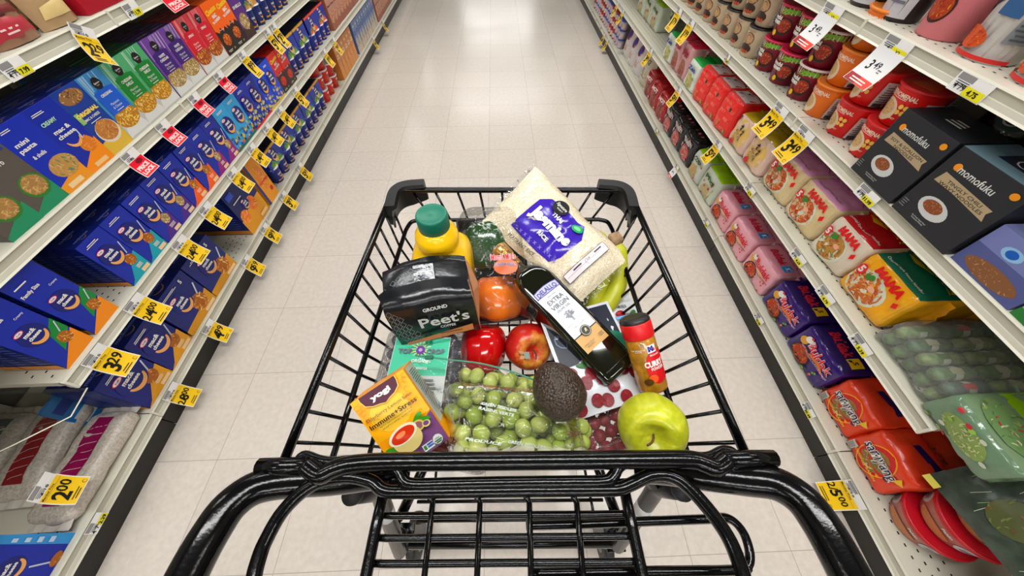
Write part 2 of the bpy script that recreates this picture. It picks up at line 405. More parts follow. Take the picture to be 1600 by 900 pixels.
# rear tray: double rail, side arcs, rods
mb=MB()
mb.tube(crv(P3([(603,722),(622,735),(632,752),(650,757),(700,756),(800,754),(900,753),(945,752),(958,744),(966,730),(978,722)],.842),5),.0062,blk,10)
for pts in ([(396,905),(402,880),(415,845),(445,795),(490,757),(540,745),(580,752),(600,766),(640,768.5),(800,766),(930,765),(965,764),(985,757),(1020,742),(1058,748),(1098,785),(1135,835),(1155,880),(1164,910)],):
    mb.tube(crv(P3([(700,1100),(560,1098),(470,1085),(420,1055),(398,1020),(388,980),(389,940)]+pts+[(1172,945),(1175,985),(1168,1025),(1140,1062),(1085,1088),(1000,1098),(850,1100)],.838),5,True),.0068,blk,10,True)
cpart(mb,'tray_loop')
mb=MB()
mb.tube(P3([(603,752),(587,825),(571,905)],.825)+[W3(545,1092,.832)],.0058,blk,10)
mb.tube(P3([(972,748),(988,825),(1005,905)],.825)+[W3(1032,1090,.832)],.0058,blk,10)
for y,xa,xb in ((806,600,982),(841,592,990),(881,585,998)):
    mb.tube(crv(P3([(xa,y-4),(xa+12,y),((xa+xb)/2,y-1.5),(xb-12,y-3),(xb,y-7)],.82),3),.0034,blk,8)
mb.tube(P3([(560,924),(1010,921)],.82),.0034,blk,8)
for xa,xb in ((676,662),(750,745),(827,830),(901,912)):
    mb.tube([W3(xa-6,774,.836),W3(xa,786,.822),W3(xb,910,.822),W3(xb+(xb-xa)*1.4,1096,.832)],.0032,blk,8)
mb.tube(crv(P3([(822,821),(900,819),(1000,815),(1105,811),(1138,810),(1160,830),(1171,862),(1168,884),(1150,891),(1000,893),(825,896)],.805),5),.0045,blk,8)
cpart(mb,'rear_tray')
# legs, chassis, axle, casters
for sx,cap,b1,low in ((-1,(551,771),(592,768),(625,862)),(1,(1066,765),(1026,762),(965,853))):
    mb=MB(); a=W3(*cap,.635); b=W3(*b1,.555); c=W3(*low,.26)
    pts=[a,a.lerp(b,.6)]+crv([a.lerp(b,.75),b,b.lerp(c,.12)],5)+[b.lerp(c,.2),c]
    mb.tube(pts,.0155,grey if False else mat((40,40,42),.3,.2),16)
    mb.tube([a-(b-a).normalized()*.003,a+(b-a).normalized()*.005],.0168,rub,20)
    o=cpart(mb,'leg_tube')
    d=(c-b).normalized(); s0=b+d*.07
    MB().tube([s0,s0+d*.035],.0159,mat((200,200,200),.5,0,0,40,.5,None,.3),16).build('sticker_band',o)
for sx,pp in ((-1,[(668,700),(660,735),(628,802)]),(1,[(925,700),(936,735),(962,802)])):
    P=[W3(*p,.2) for p in pp]; P.insert(0,Vector((sx*.2+.0,.5,.2))); 
    mb=MB(); mb.tube(P,.014,blk,12); mb.tube([P[-1],P[-1]+Vector((sx*.0,-.02,.06))],.013,blk,12); cpart(mb,'chassis_rail')
    # caster under the rear end of the rail
    c=P[-1]+Vector((-sx*.012,-.055,0)); c.z=0
    fk=MB()
    for q in (-1,1): fk.box((c.x+q*.021,c.y+.005,.115),(.005,.05,.14),blk,None,.002)
    fk.box((c.x,c.y+.005,.188),(.047,.06,.008),blk,None,.002); fk.tube([(c.x,c.y+.012,.19),(c.x,c.y+.012,.235)],.012,blk,12)
    fo=cpart(fk,'caster_fork')
    wl=MB(); wl.lathe([(.0,-.014),(.045,-.014),(.061,-.012),(.063,-.006),(.063,.006),(.061,.012),(.045,.014),(0,.014)],mat((34,34,36),.5),28,c=(c.x,c.y,.063),M=Matrix.Rotation(math.pi/2,4,'Y'))
    wl.lathe([(0,-.0165),(.03,-.0165),(.034,-.014),(.034,.014),(.03,.0165),(0,.0165)],mat((110,110,112),.4),20,c=(c.x,c.y,.063),M=Matrix.Rotation(math.pi/2,4,'Y'))
    wo=wl.build('wheel',fo)
    cf=Vector((sx*.19,.5,0)); f2=MB()
    for q in (-1,1): f2.box((cf.x+q*.021,cf.y,.105),(.005,.05,.13),blk,None,.002)
    f2.box((cf.x,cf.y,.172),(.047,.06,.008),blk,None,.002); f2.tube([(cf.x,cf.y,.17),(cf.x,cf.y,.2)],.012,blk,12)
    fo=cpart(f2,'caster_fork')
    w2=MB(); w2.lathe([(.0,-.014),(.045,-.014),(.061,-.012),(.063,-.006),(.063,.006),(.061,.012),(.045,.014),(0,.014)],mat((34,34,36),.5),28,c=(cf.x,cf.y,.063),M=Matrix.Rotation(math.pi/2,4,'Y')); w2.build('wheel',fo)
mb=MB()
mb.tube([W3(640,849,.24),W3(955,847,.24)],.0125,blk,12)
for y,z,r in ((784,.3,.004),(813,.3,.005)): mb.tube([W3(652,y,z),W3(942,y-3,z)],r,blk,8)
mb.tube([W3(682,730,.3),W3(676,815,.3)],.0035,blk,8); mb.tube([W3(913,730,.3),W3(930,815,.3)],.0035,blk,8)
cpart(mb,'cross_bars')
# front post carrying the basket and lower frame
mb=MB()
for sx in (-1,1):
    mb.tube(crv([(sx*.195,.5,.2),(sx*.195,.495,.4),(sx*.185,.47,.6),(sx*.18,.44,.645)],5),.0125,blk,12)
    mb.tube([(sx*.18,.44,.645),(sx*.2,.12,.645),W3(596 if sx<0 else 1022,766 if sx<0 else 758,.585)],.0115,blk,12)
mb.tube([(-.195,.5,.2),(.195,.5,.2)],.0125,blk,12)
cpart(mb,'support_frame')
# ---------------- product builders ----------------
WH=(240,238,232); BK=(18,18,20)
def boxkind(w,h,d,c,front,top=None,side=None):
    def mk(name):
        mb=MB(); mb.box((0,0,h/2),(w-.0012,d,h),ink(c),None,.0012)
        g=Art(mb,lambda u,v,l:(u-w/2,-d/2-l,v)); front(g,w,h)
        if top: top(Art(mb,lambda u,v,l:(u-w/2,-d/2+v,h+l)),w,d)
        if side: 
            side(Art(mb,lambda u,v,l:(-w/2+.0006-l,d/2-u,v)),d,h)
        return mb.build(name)
    return mk
def softF(w,h,d,r,b,amp,seed,fr=22):
    hw=Vector((w/2,d/2,h/2)); off=Vector((seed*3.1,seed*1.7,seed*.9))
    def F(p):
        q=Vector((p[0]*hw.x,p[1]*hw.y,p[2]*hw.z)); inn=Vector([max(-hw[i]+r,min(hw[i]-r,q[i])) for i in range(3)])
        dv=q-inn
        if dv.length>1e-9: n=dv.normalized(); q=inn+n*r
        else: n=Vector((0,0,0))
        s=1-.5*b*0
        q.y+= (p[1])*b*(1-p[0]**4)*(1-p[2]**4); q.z+=(p[2])*b*.6*(1-p[0]**4)*(1-p[1]**4)
        q+= (n if n.length else Vector((0,0,0)))*amp*noise.noise(q*fr+off)*1.6 + (n*amp*.6*noise.noise(q*fr*3+off) if n.length else n)
        return q+Vector((0,0,h/2))
    return F
def softbox(mb,F,mf,n=14,mtop=None):
    for ax in range(3):
        for sg in (-1,1):
            vs=[];fs=[]
            for j in range(n+1):
                for i in range(n+1):
                    a=-1+2*i/n; b_=-1+2*j/n; p=[0,0,0]; p[ax]=sg; p[(ax+1)%3]=a; p[(ax+2)%3]=b_; vs.append(F(p))
            for j in range(n):
                for i in range(n):
                    k=j*(n+1)+i; f=(k,k+1,k+n+2,k+n+1); fs.append(f if sg>0 else f[::-1])
            m=mf
            if mtop and ((ax==2 and sg==1)): m=mtop
            mb.add(vs,fs,m,True)
def packkind(w,h,d,c,front,ctop=None,top=None,r=.016,b=.006,amp=.0035,seed=1,rough=.25,seal=None):
    def mk(name):
        F=softF(w,h,d,r,b,amp,seed); mb=MB()
        mt=mat(ctop,rough,0,.35,45) if ctop else None
        softbox(mb,F,mat(c,rough,0,.3,45),16,mt)
        S=lambda u,v,l:F(((u-w/2)/(w/2),-1,(v-h/2)/(h/2)))+Vector((0,-l-.0006,0))
        front(Art(mb,S,.0003),w,h)
        if top:
            T=lambda u,v,l:F(((u-w/2)/(w/2),(v-d/2)/(d/2),1))+Vector((0,0,l+.0006)); top(Art(mb,T,.0003),w,d)
        o=mb.build(name)
        # heat-sealed fin folded along the top and crimped end
        fn=MB(); vs=[];fs=[]; K=18
        for i in range(K+1):
            x=-w/2*.94+w*.94*i/K; p=F((x/(w/2),.1,1)); zz=.004*math.sin(i*2.1+seed)
            vs+=[p+Vector((0,-.002,-.001)),p+Vector((0,-.006+zz,.007)),p+Vector((0,-.013+zz,.011))]
        for i in range(K): fs+=[(3*i,3*i+1,3*i+4,3*i+3),(3*i+1,3*i+2,3*i+5,3*i+4)]
        fn.add(vs,fs,mt or mat(c,rough,0,.3,45),True)
        sgm=-1
        for sx in (-1,1):
            vs=[];fs=[]
            for i in range(13):
                z=-.9+1.8*i/12; p=F((sx,0,z)); wv=.004*math.sin(i*1.9+seed*2+sx)
                vs+=[p,p+Vector((sx*.010,wv,0)),p+Vector((sx*(.017+(.002 if i%2 else 0)),wv*1.6,0))]
            for i in range(12): fs+=[(3*i,3*i+1,3*i+4,3*i+3),(3*i+1,3*i+2,3*i+5,3*i+4)]
            fn.add(vs,fs,mat(seal or c,rough,0,.3,45),True)
        fn.build('seal',o)
        return o
    return mk
def pouchkind(w,h,t,c,front,seed=1,rough=.3,btm=.5,taper=.0):
    def mk(name):
        mb=MB(); n=16
        def F(a,b_,s):  # a in -1..1, b_ 0..1
            th=t/2*(1-abs(a)**3)*min(1,(1-b_)*1.9+.03)*(.55+.45*min(1,b_*5+btm)); q=Vector((a*w/2*(1-taper*b_),s*th,b_*h))
            q.y+=s*.0025*noise.noise(Vector((a*3+seed,b_*5,s)))*(1-abs(a)**3)*(1 if b_<.97 else 0); return q
        for s in (-1,1):
            vs=[F(-1+2*i/n,j/n,s) for j in range(n+1) for i in range(n+1)]
            fs=[(j*(n+1)+i,j*(n+1)+i+1,(j+1)*(n+1)+i+1,(j+1)*(n+1)+i) for j in range(n) for i in range(n)]
            mb.add(vs,fs if s<0 else [f[::-1] for f in fs],mat(c,rough,0,.25,40),True)
        vs=[F(-1+2*i/n,0,s) for s in (-1,1) for i in range(n+1)]
        mb.add(vs,[(i,i+n+1,i+n+2,i+1) for i in range(n)],mat(c,rough,0,.25,40),True)
        S=lambda u,v,l:F((u-w/2)/(w/2),v/h,-1)+Vector((0,-l-.0005,0))
        front(Art(mb,S,.0003),w,h)
        return mb.build(name)
    return mk
def cupkind(r0,r1,h,c,front,lid,rim=None,lidart=None,n=32,fz=1.0):
    def mk(name):
        mb=MB(); rb=lambda v:r0+(r1-r0)*v/h
        mb.lathe([(r0-.003,.0),(r0,.003),(r1,h-.003),(r1,h)],ink(c),n)
        S=lambda u,v,l:Vector(((rb(v)+l)*math.sin(u/r1),-(rb(v)+l)*math.cos(u/r1),v))
        front(Art(mb,S,.0003),r1,h)
        o=mb.build(name)
        lb=MB(); m=mat(rim or lid,.35)
        lb.lathe([(r1,h-.004),(r1+.0035,h-.003),(r1+.0035,h+.0015),(r1,h+.003),(r1-.003,h+.001)],m,n,cap=False)
        lb.lathe([(r1-.003,h+.001),(0.001,h+.0015)],mat(lid,.3,0,.1,30),n,cap=False)
        if lidart: lidart(Art(lb,lambda u,v,l:(u,-v,h+.002+l)),r1)
        lb.build('lid',o)
        return o
    return mk
KI={}
PL={}
ORD=lambda n:'nearest camera' if n==1 else '%d%s from camera'%(n,{1:'st',2:'nd',3:'rd'}.get(n%10 if n not in(11,12,13) else 0,'th'))
SN={1:'bottom',2:'second',3:'third',4:'top'}
ROWN=['front row','second row','third row','fourth row','fifth row']
_first={}; _cnt={}
def copytree(o,parent=None):
    c=o.copy(); COL.objects.link(c)
    if parent: c.parent=parent
    for ch in o.children: copytree(ch,c)
    return c
def put(kn,name,mk,loc,rz,label,cat,group,tilt=0,roll=0):
    if kn not in _first:
        o=mk(name); _first[kn]=o
    else:
        o=copytree(_first[kn])
    o.rotation_mode='XYZ'
    M=Matrix.Translation(loc)@Matrix.Rotation(rz,4,'Z')@Matrix.Rotation(roll,4,'Y')@Matrix.Rotation(-tilt,4,'X')
    o.matrix_world=M
    tag(o,label,cat,group)
    return o
def shelfput(kn,side,tier,y,rows=1,inset=.004,row0=0,where=None,tilt=0,jit=.002,z=0,yaw=0,rowstep=None):
    name,cat,desc,mk,w,d=KI[kn]
    s=1 if side=='L' else -1
    X=(BXL if tier==1 else FXL) if side=='L' else (BXR if tier==1 else FXR)
    T=TL if side=='L' else TR
    for r in range(row0,row0+rows):
        x=X-s*(inset+d/2+r*((rowstep or d)+.0015)+(random.uniform(0,jit)))
        key=(kn,side,tier,where or r); _cnt[key]=_cnt.get(key,0)+1
        lab='%s, %s, %s, %s %s shelf'%(desc,ORD(_cnt[key]),where or ROWN[r],'left' if s>0 else 'right',SN[tier])
        put(kn,name,mk,(x,y,T[tier]+z+.0005),(math.pi/2 if s>0 else -math.pi/2)+yaw+(random.uniform(-1,1)*R(.8) if jit else 0),lab,cat,desc[:60]+'es' if False else '%s on the %s %s shelf'%(cat,'left' if s>0 else 'right',SN[tier]),tilt)
# ---- artwork ----
BLU=(12,40,148); DB=(8,24,104)
PASTA=[(168,100,30),(232,176,84),(204,134,50),(250,210,132),(150,84,24)]
WPASTA=[(160,132,84),(230,208,158),(206,180,124),(250,238,202)]
ORP=[(160,66,12),(236,130,36),(206,96,22),(252,172,80)]
TAN=(238,178,112)
def mac_logo(g,cu,cv,q,ov=DB):
    g.ell(cu,cv,q*.40,q*.40,ov,22,2)
    g.ell(cu-q*.16,cv+q*.30,q*.16,q*.075,(205,30,50),14,1); g.ell(cu-q*.16,cv+q*.30,q*.135,q*.055,WH,14,1); g.text('Kraft',cu-q*.16,cv+q*.30,q*.05,(30,60,160),.02)
    g.text('mac&',cu-.0*q,cv+q*.13,q*.13,WH,.04); g.text('cheese',cu+q*.0,cv-q*.03,q*.12,WH,.04)
    g.arc(cu+q*.02,cv-q*.04,q*.27,195,350,q*.12,TAN,12)
def fork(g,x0,y0,x1,y1,w): g.line([(x0,y0),(x1,y1)],w,(206,212,224))
def kraft(corner,cluster=PASTA,base=BLU,txt='Original\nFlavor',seed=1,pics=None,five=False,fam=False):
    def f(g,w,h):
        if pics:
            g.rect(0,0,w,h,base)
            for i in range(26):
                rd=random.Random(seed*50+i); x=rd.uniform(.05,.95)*w; y=rd.uniform(.03,.36)*h
                g.ell(x,y,w*rd.uniform(.04,.1),w*rd.uniform(.04,.09),rd.choice(pics),10,1)
            g.rect(0,0,w,h*.05,corner)
        else:
            if five: g.poly([(0,0),(w,0),(w,h*.38),(w*.55,h*.20),(0,h*.16)],corner)
            else: g.poly([(0,0),(w,0),(w,h*.40),(w*.62,h*.30),(w*.2,h*.06),(0,0.001)],corner)
            g.small(w*.72,h*.16,w*.3,h*.07,3,(250,236,210)); g.rect(w*.62,h*.02,w*.95,h*.09,(246,214,170),3,1)
            g.food(w*.70,h*.33 if not five else h*.30,w*.19,w*.19,cluster,26,seed,.5); fork(g,w*.80,h*.44,w*.93,h*.66,w*.035)
        mac_logo(g,w*.46,h*.58,w*.92 if not five else w*.6)
        g.small(w*.40,h*.90,w*.5,h*.05,2,WH)
        if five: g.text('5',w*.78,h*.88,h*.09,WH,.04)
        if fam: g.text('BIG\nFAMILY SIZE',w*.3,h*.82,h*.07,WH,.02)
    return f
def ktop(g,w,d): g.rect(0,0,w,d,(10,26,92),2,1); g.text('mac&cheese',w*.5,d*.5,d*.2,(110,128,196),.02); g.arc(w*.5,d*.45,d*.3,200,340,d*.06,(150,120,90))
def kside(g,d,h):
    g.rect(0,0,d,h,(8,24,96),2,4); g.small(d*.5,h*.5,d*.7,h*.7,12,(70,90,160)); g.rect(0,h*.02,d,h*.12,(210,140,60),2,1)
def sig(base,dark,pasta,name1,name2,seed):
    def f(g,w,h):
        g.rect(0,0,w,h,base)
        rd=random.Random(seed)
        for i in range(9):
            x=w*rd.uniform(.03,.97); a=h*rd.uniform(.62,.8); g.line([(x,a),(x+w*.05,h*.99)],w*.035,tuple(min(255,int(v*.5+128)) for v in base))
        g.poly([(0,0),(w,0),(w,h*.3),(0,h*.3)],(200,202,198))
        g.ring([(w*.5+w*.50*math.cos(a),h*.02+h*.24*max(0,math.sin(a))) if math.sin(a)>=0 else (w*.5+w*.42*math.cos(a),h*.03) for a in [6.283*i/20 for i in range(20)]],(228,228,224))
        g.food(w*.5,h*.29,w*.50,h*.155,pasta,90,seed,.36)
        g.poly([(w*.1,h*.40),(w*.92,h*.40),(w*.92,h*.74),(w*.5,h*.78),(w*.1,h*.74)],dark)
        g.ell(w*.5,h*.84,w*.17,h*.085,BK,18,2); g.text('Signature',w*.5,h*.845,h*.03,WH,.01,shear=.3); g.text('SELECT',w*.5,h*.815,h*.012,WH)
        g.text(name1,w*.5,h*.68,h*.042,WH,.03)
        if name2: g.text(name2,w*.5,h*.62,h*.042,WH,.03)
        g.text('Macaroni\n& Cheese',w*.5,h*.51,h*.09,WH,.0); g.small(w*.5,h*.43,w*.4,h*.02,1,WH)
    return f
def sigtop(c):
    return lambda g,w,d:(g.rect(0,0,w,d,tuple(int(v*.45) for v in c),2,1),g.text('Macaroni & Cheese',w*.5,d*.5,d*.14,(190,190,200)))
def cheetos(g,w,h,red=False):
    a=(240,110,20) if not red else (206,34,24)
    g.rect(0,0,w,h,a); g.poly([(0,0),(w,0),(w,h*.42),(w*.8,h*.5),(w*.62,h*.42),(w*.45,h*.52),(w*.25,h*.43),(0,h*.5)],(30,24,22))
    g.text('Cheetos',w*.5,h*.84,h*.10,(246,206,40),.05,w=w*.86,rot=.1); g.text('MAC',w*.55,h*.73,h*.07,WH,.05,rot=.1); g.text("'N CHEESE",w*.52,h*.65,h*.05,WH,.05,w=w*.7,rot=.1)
    g.food(w*.5,h*.27,w*.3,h*.12,ORP if not red else [(170,30,24),(214,60,44),(190,44,30),(236,90,66)],40,3,.5)
    g.text('Bold & Cheesy' if not red else "Flamin' Hot",w*.5,h*.47,h*.03,WH,.01); g.small(w*.3,h*.07,w*.4,h*.05,2,(230,220,200)); g.text('5.9',w*.7,h*.07,h*.04,(240,200,120),.02)
def multi(base,stripe,sh):
    def f(g,w,h):
        g.rect(0,h*.42,w,h,base); g.rect(0,h*.94,w,h,stripe); g.poly([(w*.1,h*.45),(w*.9,h*.45),(w*.8,h*.62),(w*.5,h*.7),(w*.2,h*.6)],sh)
        mac_logo(g,w*.5,h*.75,w*.5)
        for i in range(10):
            rd=random.Random(i+5); g.ell(w*rd.uniform(.05,.95),h*rd.uniform(.46,.64),w*.05,w*.04,rd.choice([(226,196,90),(90,140,60),(210,210,190),(60,110,180)]),9,1)
    return f
def multikind(w,h,d,base,stripe,sh,cupc):
    def mk(name):
        mb=MB(); mb.box((0,.012,h*.72),(w,d-.024,h*.55),ink(base),None,.0015)
        g=Art(mb,lambda u,v,l:(u-w/2,-d/2+.012-(.0)*v-l+.012*0,v)); multi(base,stripe,sh)(g,w,h)
        g2=Art(mb,lambda u,v,l:(u-w/2,-d/2+.012+v,h*.995+l)); g2.rect(0,0,w,d-.03,(10,16,40),2,1); g2.rect(0,0,w,.006,stripe,2,1)
        o=mb.build(name)
        for k in (-.5,.5):
            c=MB(); r=w*.235
            c.lathe([(r*.78,0),(r*.8,.002),(r,h*.42),(r,h*.46)],ink(cupc),20,c=(k*w*.5,-d/2+r+.004,0))
            S=lambda u,v,l,k=k:Vector((k*w*.5+(r*(.8+.2*v/(h*.46))+l)*math.sin(u/r),-d/2+r+.004-(r*(.8+.2*v/(h*.46))+l)*math.cos(u/r),v))
            a=Art(c,S); a.poly([(-r*.8,h*.05),(r*.8,h*.05),(r*.8,h*.14),(-r*.8,h*.10)],(214,160,60)); a.ell(0,h*.27,r*.5,r*.5,DB,12,1); a.text('mac&',0,h*.28,r*.3,WH,.03); a.arc(0,h*.25,r*.35,200,340,r*.15,TAN)
            c.lathe([(r+.002,h*.455),(r+.002,h*.475),(.001,h*.475)],mat((225,225,228),.25),20,c=(k*w*.5,-d/2+r+.004,0),cap=False)
            c.build('cup',o)
        return o
    return mk
def photo_box(base,cols,title,tc=WH,seed=1,bowl=True,band=None):
    def f(g,w,h):
        g.rect(0,0,w,h,base)
        if band: g.poly([(0,0),(w,0),(w,h*.30),(0,h*.22)],band)
        if bowl: g.ell(w*.5,h*.33,w*.44,h*.2,(228,222,210),20,2)
        g.food(w*.5,h*.34,w*.40,h*.17,cols,50,seed,.4)
        g.text(title,w*.5,h*.66,h*.06*(1+title.count('\n')*1.2),tc,.03,w=w*.8); g.small(w*.5,h*.86,w*.6,h*.07,2,WH)
    return f
# rice-noodle pack fronts
def pk_mama(base,brandc,seed,pic=[(196,92,40),(226,140,70),(230,176,120),(160,60,30)],herb=(60,130,50)):
    def f(g,w,h):
        g.rect(w*.04,h*.04,w*.96,h*.96,base,8,8)
        g.ell(w*.40,h*.42,w*.36,h*.36,(222,226,206),24,4); g.food(w*.40,h*.42,w*.31,h*.31,pic,80,seed,.3)
        g.ell(w*.30,h*.62,w*.05,h*.07,herb,8,1,.6); g.ell(w*.36,h*.66,w*.05,h*.05,herb,8,1,2); g.ell(w*.5,h*.5,w*.07,h*.06,(240,180,150),10,1)
        g.text('MAMA',w*.56,h*.84,h*.17,brandc,.06,w=w*.56,rot=-.05); g.ell(w*.13,h*.62,w*.075,h*.13,(214,28,40),12,2); g.text('5',w*.13,h*.62,h*.16,WH,.04)
        g.poly([(w*.84,h*.66),(w*.9,h*.72),(w*.93,h*.62),(w*.87,h*.56)],(214,28,40))
    return f
def pk_mamatop(c,strip):
    def f(g,w,d):
        g.text('Oriental Style Instant Noodles',w*.5,d*.12,d*.06,WH if c[0]<200 else (90,60,90),.01)
        if strip: g.poly([(w*.1,d*.5),(w*.3,d*.42),(w*.6,d*.56),(w*.9,d*.5),(w*.9,d*.62),(w*.6,d*.7),(w*.3,d*.56),(w*.1,d*.62)],strip)
    return f
def pk_buldak(base,dark,pic,seed,oc=(210,40,56)):
    def f(g,w,h):
        g.ell(w*.36,h*.30,w*.23,h*.26,(40,30,32),22,3); g.food(w*.36,h*.30,w*.2,h*.22,pic,46,seed,.35)
        g.line([(w*.57,h*.24),(w*.64,h*.19)],w*.02,(40,30,32))
        # generic little chef bird shape: plain blobs
        g.ell(w*.2,h*.64,w*.08,h*.12,(226,170,70),14,2); g.ell(w*.25,h*.76,w*.07,h*.09,WH,14,2); g.ell(w*.27,h*.84,w*.03,h*.04,(204,40,50),8,1)
        if dark: g.text('Buldak',w*.62,h*.72,h*.24,(240,220,226),.05,w=w*.61,rot=-.03)
        g.text('Buldak',w*.62,h*.72,h*.23,(206,30,52),.02,w=w*.58,rot=-.03); g.arc(w*.6,h*.30,w*.3,40,120,h*.08,(222,180,140) if not dark else (220,130,40),12,rv=h*.3)
        for i in range(7):
            rd=random.Random(seed*9+i); g.ell(w*rd.uniform(.55,.92),h*rd.uniform(.08,.5),w*.022,h*.03,rd.choice([(206,50,60),(120,170,60),(236,200,120)]),8,1)
        g.text('HOT CHICKEN FLAVOR RAMEN',w*.6,h*.54,h*.05,(60,40,50) if not dark else (220,180,200),.01)
    return f
def pk_butop(tc,badge,bt):
    def f(g,w,d):
        g.text('Buldak',w*.45,d*.3,d*.22,tc,.05,w=w*.5); g.rect(w*.72,d*.18,w*.9,d*.42,badge,2,2); g.text(bt,w*.81,d*.3,d*.1,(240,240,240) if badge[0]<120 else (40,30,20),.03)
    return f
def pk_samyang(g,w,h):
    g.ell(w*.48,h*.5,w*.3,h*.42,(244,170,60),28,3); g.ell(w*.48,h*.5,w*.28,h*.39,(196,30,36),28,3); g.food(w*.48,h*.48,w*.23,h*.3,[(150,120,70),(196,150,96),(96,130,60),(210,90,50),(230,210,160)],70,4,.3)
    g.text('samyang',w*.5,h*.56,h*.27,WH,.06,w=w*.70); g.text('samyang',w*.5,h*.56,h*.25,(30,22,60),.01,w=w*.67); g.text('ORIGINAL RAMEN',w*.5,h*.25,h*.06,(240,200,60),.02)
    g.poly([(w*.83,h*.84),(w*.95,h*.72),(w*.82,h*.62)],(240,196,60)); g.rect(w*.06,h*.06,w*.2,h*.34,(220,220,214),3,3)
    for i in range(6): g.rect(w*(.075+.02*i),h*.1,w*(.083+.02*i),h*.3,(40,40,44),1,2)
def pk_red(g,w,h):
    g.rect(w*.05,h*.05,w*.95,h*.95,(222,52,44),8,8)
    for i in range(6): g.text(['RAMYUN','NOODLE','SPICY','BEEF','SOUP','HOT'][i],w*(.3+.35*(i%2)),h*(.82-.13*i),h*.08,(240,150,130),.01)
    g.rect(w*.6,h*.66,w*.72,h*.76,(60,20,16),2,2); g.rect(w*.3,h*.16,w*.4,h*.26,(200,140,40),2,2); g.ell(w*.82,h*.14,w*.05,h*.07,(120,170,60),8,1)
def pk_redtop(g,w,d):
    g.rect(w*.06,d*.1,w*.94,d*.8,(216,206,206),6,6)
    for i in range(12):
        rd=random.Random(i); g.ell(w*rd.uniform(.1,.9),d*rd.uniform(.15,.75),w*.04,d*.05,rd.choice([(90,80,84),(200,60,60),(160,150,150)]),7,1)
def pk_cream(g,w,h):
    g.rect(w*.04,h*.04,w*.96,h*.96,(224,196,176),8,8); g.ell(w*.5,h*.52,w*.38,h*.42,(226,190,110),24,3); g.food(w*.42,h*.40,w*.2,h*.2,[(200,170,110),(210,120,70),(80,110,80),(230,200,150)],30,5,.4)
    for k,(x,y) in enumerate(((.46,.70),(.60,.60))):   # brush-stroke lettering
        g.line([(w*(x-.07),h*(y+.03)),(w*(x+.05),h*(y+.05))],h*.035,(22,22,26)); g.line([(w*x,h*(y+.1)),(w*(x-.02),h*(y-.1))],h*.035,(22,22,26)); g.arc(w*x,h*(y-.06),w*.04,0,340,h*.02,(22,22,26))
    g.ell(w*.3,h*.16,w*.09,h*.11,(210,50,70),14,2); g.rect(w*.12,h*.8,w*.18,h*.95,(60,40,40),1,2)
def pk_generic(cols,title,tc,seed,pic=None,pl=(.5,.4)):
    def f(g,w,h):
        if pic: g.food(w*pl[0],h*pl[1],w*.3,h*.28,pic,50,seed,.35)
        rd=random.Random(seed)
        for i in range(10): g.ell(w*rd.uniform(.1,.9),h*rd.uniform(.1,.9),w*.04,h*.05,rd.choice(cols),8,1)
        g.text(title,w*.5,h*.76,h*.16,tc,.05,w=w*.6)
    return f
def cup_kimchi(g,r,h):
    g.rect(-r*2.0,h*.78,r*2.0,h*.97,(232,228,220),16,1); g.poly([(-r*.9,h*.70),(r*1.1,h*.78),(r*1.1,h*.94),(-r*.1,h*.93)],(126,182,60),3,4)
    g.ell(r*.35,h*.42,r*.62,h*.27,(46,32,30),20,3); g.food(r*.35,h*.44,r*.5,h*.2,[(150,50,36),(206,110,60),(226,150,90),(180,60,44)],34,7,.35)
    g.text('kimchi',-r*.42,h*.64,h*.13,WH,.05,w=r*.95); g.text('ramen',-r*.36,h*.50,h*.11,WH,.05,w=r*.8); g.ell(-r*.1,h*.20,r*.15,h*.09,(236,196,50),12,1); g.rect(-r*2.4,h*.1,-r*1.3,h*.9,(206,202,200),6,4); g.small(-r*1.85,h*.5,r*.9,h*.7,10,(120,116,116))
    g.rect(r*1.3,h*.1,r*1.9,h*.95,(150,24,44),5,2)
def cup_pheno(base,dots):
    def f(g,r,h):
        g.ell(-r*.5,h*.36,r*.62,h*.3,(234,214,184),18,3); g.food(-r*.5,h*.40,r*.45,h*.2,[(216,180,130),(190,90,60),(110,130,70),(240,220,180)],24,8,.35)
        g.text('PHENOMENAL',-r*.15,h*.80,h*.12,(250,226,206),.03,w=r*1.5); g.rect(-r*.9,h*.71,r*.2,h*.725,(250,226,206),4,1)
        if dots:
            for x,y in ((.2,.56),(.42,.56),(.2,.42),(.42,.42)): g.ell(r*x,h*y,r*.1,h*.065,(248,206,110),10,1)
            g.text('SPICY',r*.2,h*.24,h*.05,(250,226,206),.02)
        g.rect(r*.95,h*.06,r*1.75,h*.78,(212,206,204),5,4); g.small(r*1.35,h*.44,r*.65,h*.6,9,(110,104,104)); g.rect(r*1.05,h*.08,r*1.5,h*.18,(60,56,58),3,1)
    return f
def cup_beige(g,r,h):
    g.ell(0,h*.62,r*.55,h*.22,(120,86,66),18,2); g.ell(0,h*.62,r*.42,h*.17,(196,160,120),16,2); g.arc(0,h*.62,r*.25,0,300,r*.06,(120,80,60)); g.ell(0,h*.3,r*.62,h*.16,(60,44,38),18,2)
    for x in (-.4,-.15,.1,.35): g.ell(r*x,h*.2,r*.11,h*.06,(190,90,60),8,1)
    g.text('RICH BROTH',0,h*.88,h*.05,(90,70,60),.01); g.rect(r*1.1,h*.1,r*1.9,h*.9,(206,198,186),5,3); g.small(r*1.5,h*.5,r*.6,h*.6,8,(130,120,110))
def cup_red(g,r,h):
    g.rect(-r*2.6,h*.86,r*2.6,h*.97,(226,222,218),20,1); g.food(0,h*.36,r*.6,h*.22,ORP,26,3,.4); g.text('mac',0,h*.72,h*.14,WH,.05)
